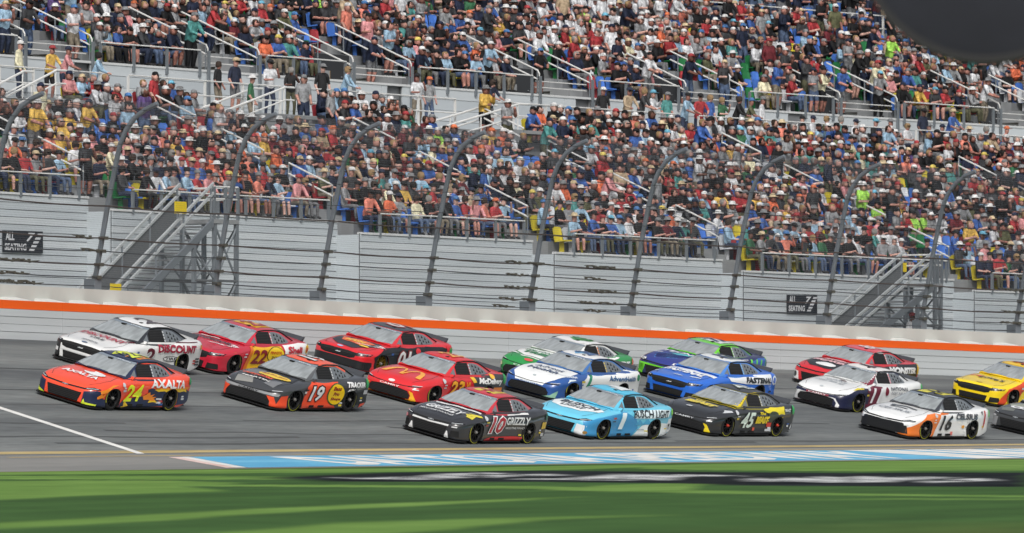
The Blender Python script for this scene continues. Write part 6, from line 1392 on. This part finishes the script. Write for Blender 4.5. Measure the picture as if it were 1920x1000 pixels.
 dict(kind='toyota', f=(1606, 774), base='#e7e9e9', cab='#e6e8e8', bpost='#d98a98', label='white race car numbered 11 with maroon pillar and dark blue front fender', art=[
   ('p', 'S', '#1e2240', [(-2.3, .1), (-1.0, .1), (-.8, .3), (-.85, .74), (-1.2, .765), (-1.7, .66), (-2.2, .5)]), ('p', 'S', '#6b2036', [(-1.0, .1), (-.3, .1), (-.02, .82), (-.55, .82), (-.95, .74)]), ('n', 'S', '#e9eaec', '11', (-.74, -.02, .30, .76), .3), ('e', 'S', '#7a2438', (.22, .66, .10, .13)), ('t', 'S', '#4a4e58', 'NATIONAL', (.42, 1.35, .70, .80), .1, .02), ('t', 'S', '#8a8e96', 'DEBT RELIEF', (.46, 1.30, .58, .65), .1, .02),
   ('t', 'T', '#8f969c', 'NATIONAL', (-.36, .40, -1.28, -1.16), .1, .02), ('t', 'T', '#8f969c', 'DEBT RELIEF', (-.55, .42, -1.50, -1.38), .1, .02), ('e', 'T', '#6d5a58', (.12, -1.06, .12, .05)), ('e', 'T', '#b5bcc0', (-.02, -1.92, .06, .03)),
   ('p', 'Rc', '#ece9e6', ROOF), ('pp', 'Rc', '#6b2a36', [(.25, -.1), (1.1, -.3), (1.15, -.1), (.3, .15)]), *roofnum('11', '#4a2630'), ('p', 'Sc', '#7a2438', [(-.80, .83), (-.52, .87), (-.1, 1.18), (.1, 1.23), (-.02, 1.245), (-.15, 1.21), (-.86, .9)]), ('p', 'Sc', '#2a3048', [(.0, 1.205), (.5, 1.21), (.9, 1.20), (1.2, 1.1), (1.25, 1.14), (.9, 1.24), (.1, 1.235)]),
   ('p', 'F', '#1e2240', [(-.95, .40), (.95, .40), (.97, .50), (.5, .465), (0, .45), (-.5, .465), (-.97, .50)]), ('p', 'F', '#1e2240', [(.60, .08), (.99, .08), (.99, .45), (.60, .42)]), ('pp', 'F', '#8c2a3a', [(-.42, .40), (.42, .40), (.42, .452), (-.42, .452)]), CAMRY('#e4dcdc'), ('pp', 'F', '#e9eaea', [(.46, .40), (.68, .385), (.82, .20), (.80, .13), (.70, .13), (.72, .25), (.62, .365)]), ('pp', 'F', '#e9eaea', [(-.58, .40), (-.72, .41), (-.90, .20), (-.88, .13), (-.76, .13), (-.74, .25), (-.64, .365)]), ('pp', 'F', '#6b2036', [(-.8, .085), (.9, .085), (.9, .11), (-.8, .11)]), ('pp', 'S', '#d8c83a', [(-1.72, .68), (-1.4, .75), (-1.15, .75), (-1.15, .72), (-1.4, .71)]), tailspot('#3ab05a'), ('e', 'S', '#c9ccd0', (-.85, .73, .08, .05)), name_band('HAMLIN')]),
 dict(kind='chevy', f=(1731.8, 825), base='#e8eaea', cab='#3a3c42', label='white race car numbered 16 with orange front fender at the lower right', art=[
   ('p', 'S', '#e87a2c', [(-2.3, .1), (-.95, .1), (-.7, .5), (-.5, .84), (.0, .85), (-.1, .78), (-.45, .76), (-.85, .80), (-1.3, .755), (-1.8, .55), (-2.3, .35)]), ('n', 'S', '#1b1c20', '16', (-.60, .12, .28, .76), .3), ('t', 'S', '#4a4d52', 'CELSIUS', (.30, 1.50, .62, .80), .12, .05), ('t', 'S', '#9a9da0', 'LIVE FIT', (.95, 1.45, .52, .57), .1, .02), ('t', 'S', '#55585c', 'METRO', (.92, 1.22, .37, .42), .1, .03), ('e', 'S', '#e8a03a', (.80, .40, .08, .05)), ('pp', 'S', '#e07a72', [(.10, .14), (.24, .14), (.24, .25), (.10, .25)]),
   ('pp', 'T', '#3f4246', [(-.42, -1.10), (.1, -1.06), (.42, -1.12), (.44, -1.20), (.1, -1.15), (-.26, -1.18), (-.28, -1.26), (.22, -1.28), (.20, -1.34), (-.36, -1.32)]), ('t', 'T', '#83888c', 'CELSIUS', (-.55, .48, -1.66, -1.50), .1, .025),
   ('p', 'Rc', '#34363b', ROOF), ('pp', 'Rc', '#d9cf2a', [(.05, .05), (1.15, .05), (1.15, .42), (.05, .42)]), ('pp', 'Rc', '#d9cf2a', [(.25, -.42), (1.15, -.42), (1.15, -.08), (.25, -.08)]), ('n', 'Rc', '#2b2d31', '16', (.3, 1.0, -.3, .3), .1),
   ('p', 'F', '#17181b', [(-.80, .10), (.86, .10), (.80, .40), (.66, .47), (0, .455), (-.66, .47), (-.86, .40)]), ('p', 'F', '#e87a2c', [(-.99, .10), (-.86, .12), (-.86, .40), (-.92, .50), (-.99, .45)]), ('pp', 'F', '#e87a2c', [(.56, .115), (.88, .115), (.90, .16), (.56, .155)]), ('pp', 'F', '#d3d6d8', [(.72, .40), (.84, .41), (.84, .445), (.72, .435)]), ('e', 'F', '#c9ccd0', (-.78, .42, .06, .04)),
   ('pp', 'S', '#c2343c', [(2.05, .88), (2.14, .90), (2.20, .5), (2.10, .3)]), ('pp', 'S', '#3c3f44', [(1.80, .86), (1.94, .88), (1.90, .76)]), ('e', 'S', '#6cc06a', (2.44, .80, .05, .12)), ('e', 'S', '#c9ccd0', (-.85, .73, .08, .05)), *BOW, name_band('ALLMENDINGER')]),
 dict(kind='ford', f=(1896, 765), base='#f4d41a', cab='#f2d022', label='bright yellow race car near the right edge behind the white 16 car', art=[
   ('t', 'T', '#3a331c', "Love's", (-.32, .56, -1.46, -1.22), .15, .03), ('pp', 'T', '#d8592c', [(-.70, -1.45), (-.5, -1.30), (-.3, -1.36), (-.2, -1.22), (-.42, -1.20), (-.6, -1.28)]), ('e', 'T', '#c9b04a', (.06, -1.95, .11, .04)), ('p', 'S', '#d8481f', [(-2.2, .1), (-1.2, .1), (-.9, .5), (-.4, .84), (-.7, .82), (-1.2, .72), (-1.75, .6), (-2.1, .3)]), ('pp', 'S', '#f0c614', [(-1.9, .1), (-1.5, .1), (-1.3, .3), (-1.6, .35)]), ('p', 'Rc', '#eec21a', ROOF), *roofnum('34', '#3a2a20', '#d8481f'), ('t', 'S', '#c23a22', "Love's", (.4, 1.9, .5, .8), .1, .05), ('n', 'S', '#c23a22', '34', (-.5, .2, .3, .75), .2)]),
 dict(kind='chevy', f=(1976, 823), base='#3a3c3e', cab='#2b2d2f', label='dark grey race car cut off by the right edge of the picture', art=[
   ('p', 'T', '#8c9080', [(-.75, -1.3), (-.3, -1.0), (.2, -1.2), (-.1, -1.5), (-.5, -1.6)]), ('e', 'T', '#d8c83a', (.25, -1.25, .26, .13)), ('t', 'T', '#e6e8e8', 'CLUB', (-.50, .50, -1.72, -1.50), .1, .07), ('p', 'T', '#6a6e68', [(-.7, -1.75), (-.3, -1.65), (-.2, -1.95), (-.6, -1.95)]), ('p', 'F', '#8a8c8e', [(-.97, .12), (-.66, .12), (-.62, .40), (-.95, .42)]), ('pp', 'F', '#b9bbbd', [(-.90, .40), (-.70, .42), (-.72, .46), (-.88, .46)]), ('n', 'S', '#e6e8e8', '33', (-.6, .2, .3, .75), .2), *BOW]),
]
for c in CARS: build_car(c)

# ================================================================ dark round thing close to the lens, upper right
def near_object():
    d = ray(1850, -133); p = CAM + d * 46.0; r = .82  # object unknown; drum form invented, its flat face keeps the shading even
    o = tag(empty('unknown_object', p), 'dark round out of focus object of unknown kind hanging in the upper right corner', 'unknown_object')
    m = mat('dark_drum_grey', '#262830', rough=.95, var=.12, vscale=3)
    ax = Vector((d.x, d.y, 0)).normalized(); sd = Vector((-ax.y, ax.x, 0)); up = Vector((0, 0, 1))
    def turn(prof, nm, mm):
        vs, fs = lathe(prof, 56); b = MB(); b.add([p + sd * x + up * y + ax * z for x, y, z in vs], fs); b.build(nm, mm, o, smooth=30)
    turn([(0, -.06), (r * .5, -.05), (r * .86, -.02), (r * .95, 0)], 'drum_face', m)
    turn([(r * .95, .0), (r, .02), (r, .5), (r * .8, .62), (0, .64)], 'drum_side', m)
    turn([(r * .95, -.005), (r * 1.005, -.005), (r * 1.005, .03), (r * .95, .03)], 'rim', m_bplast)
    b = MB(); b.tube([p + up * r * .9 + ax * .3, p + up * (r + 1.4) + ax * .3], .05, 10); b.build('hanger', m_bplast, o)
near_object()
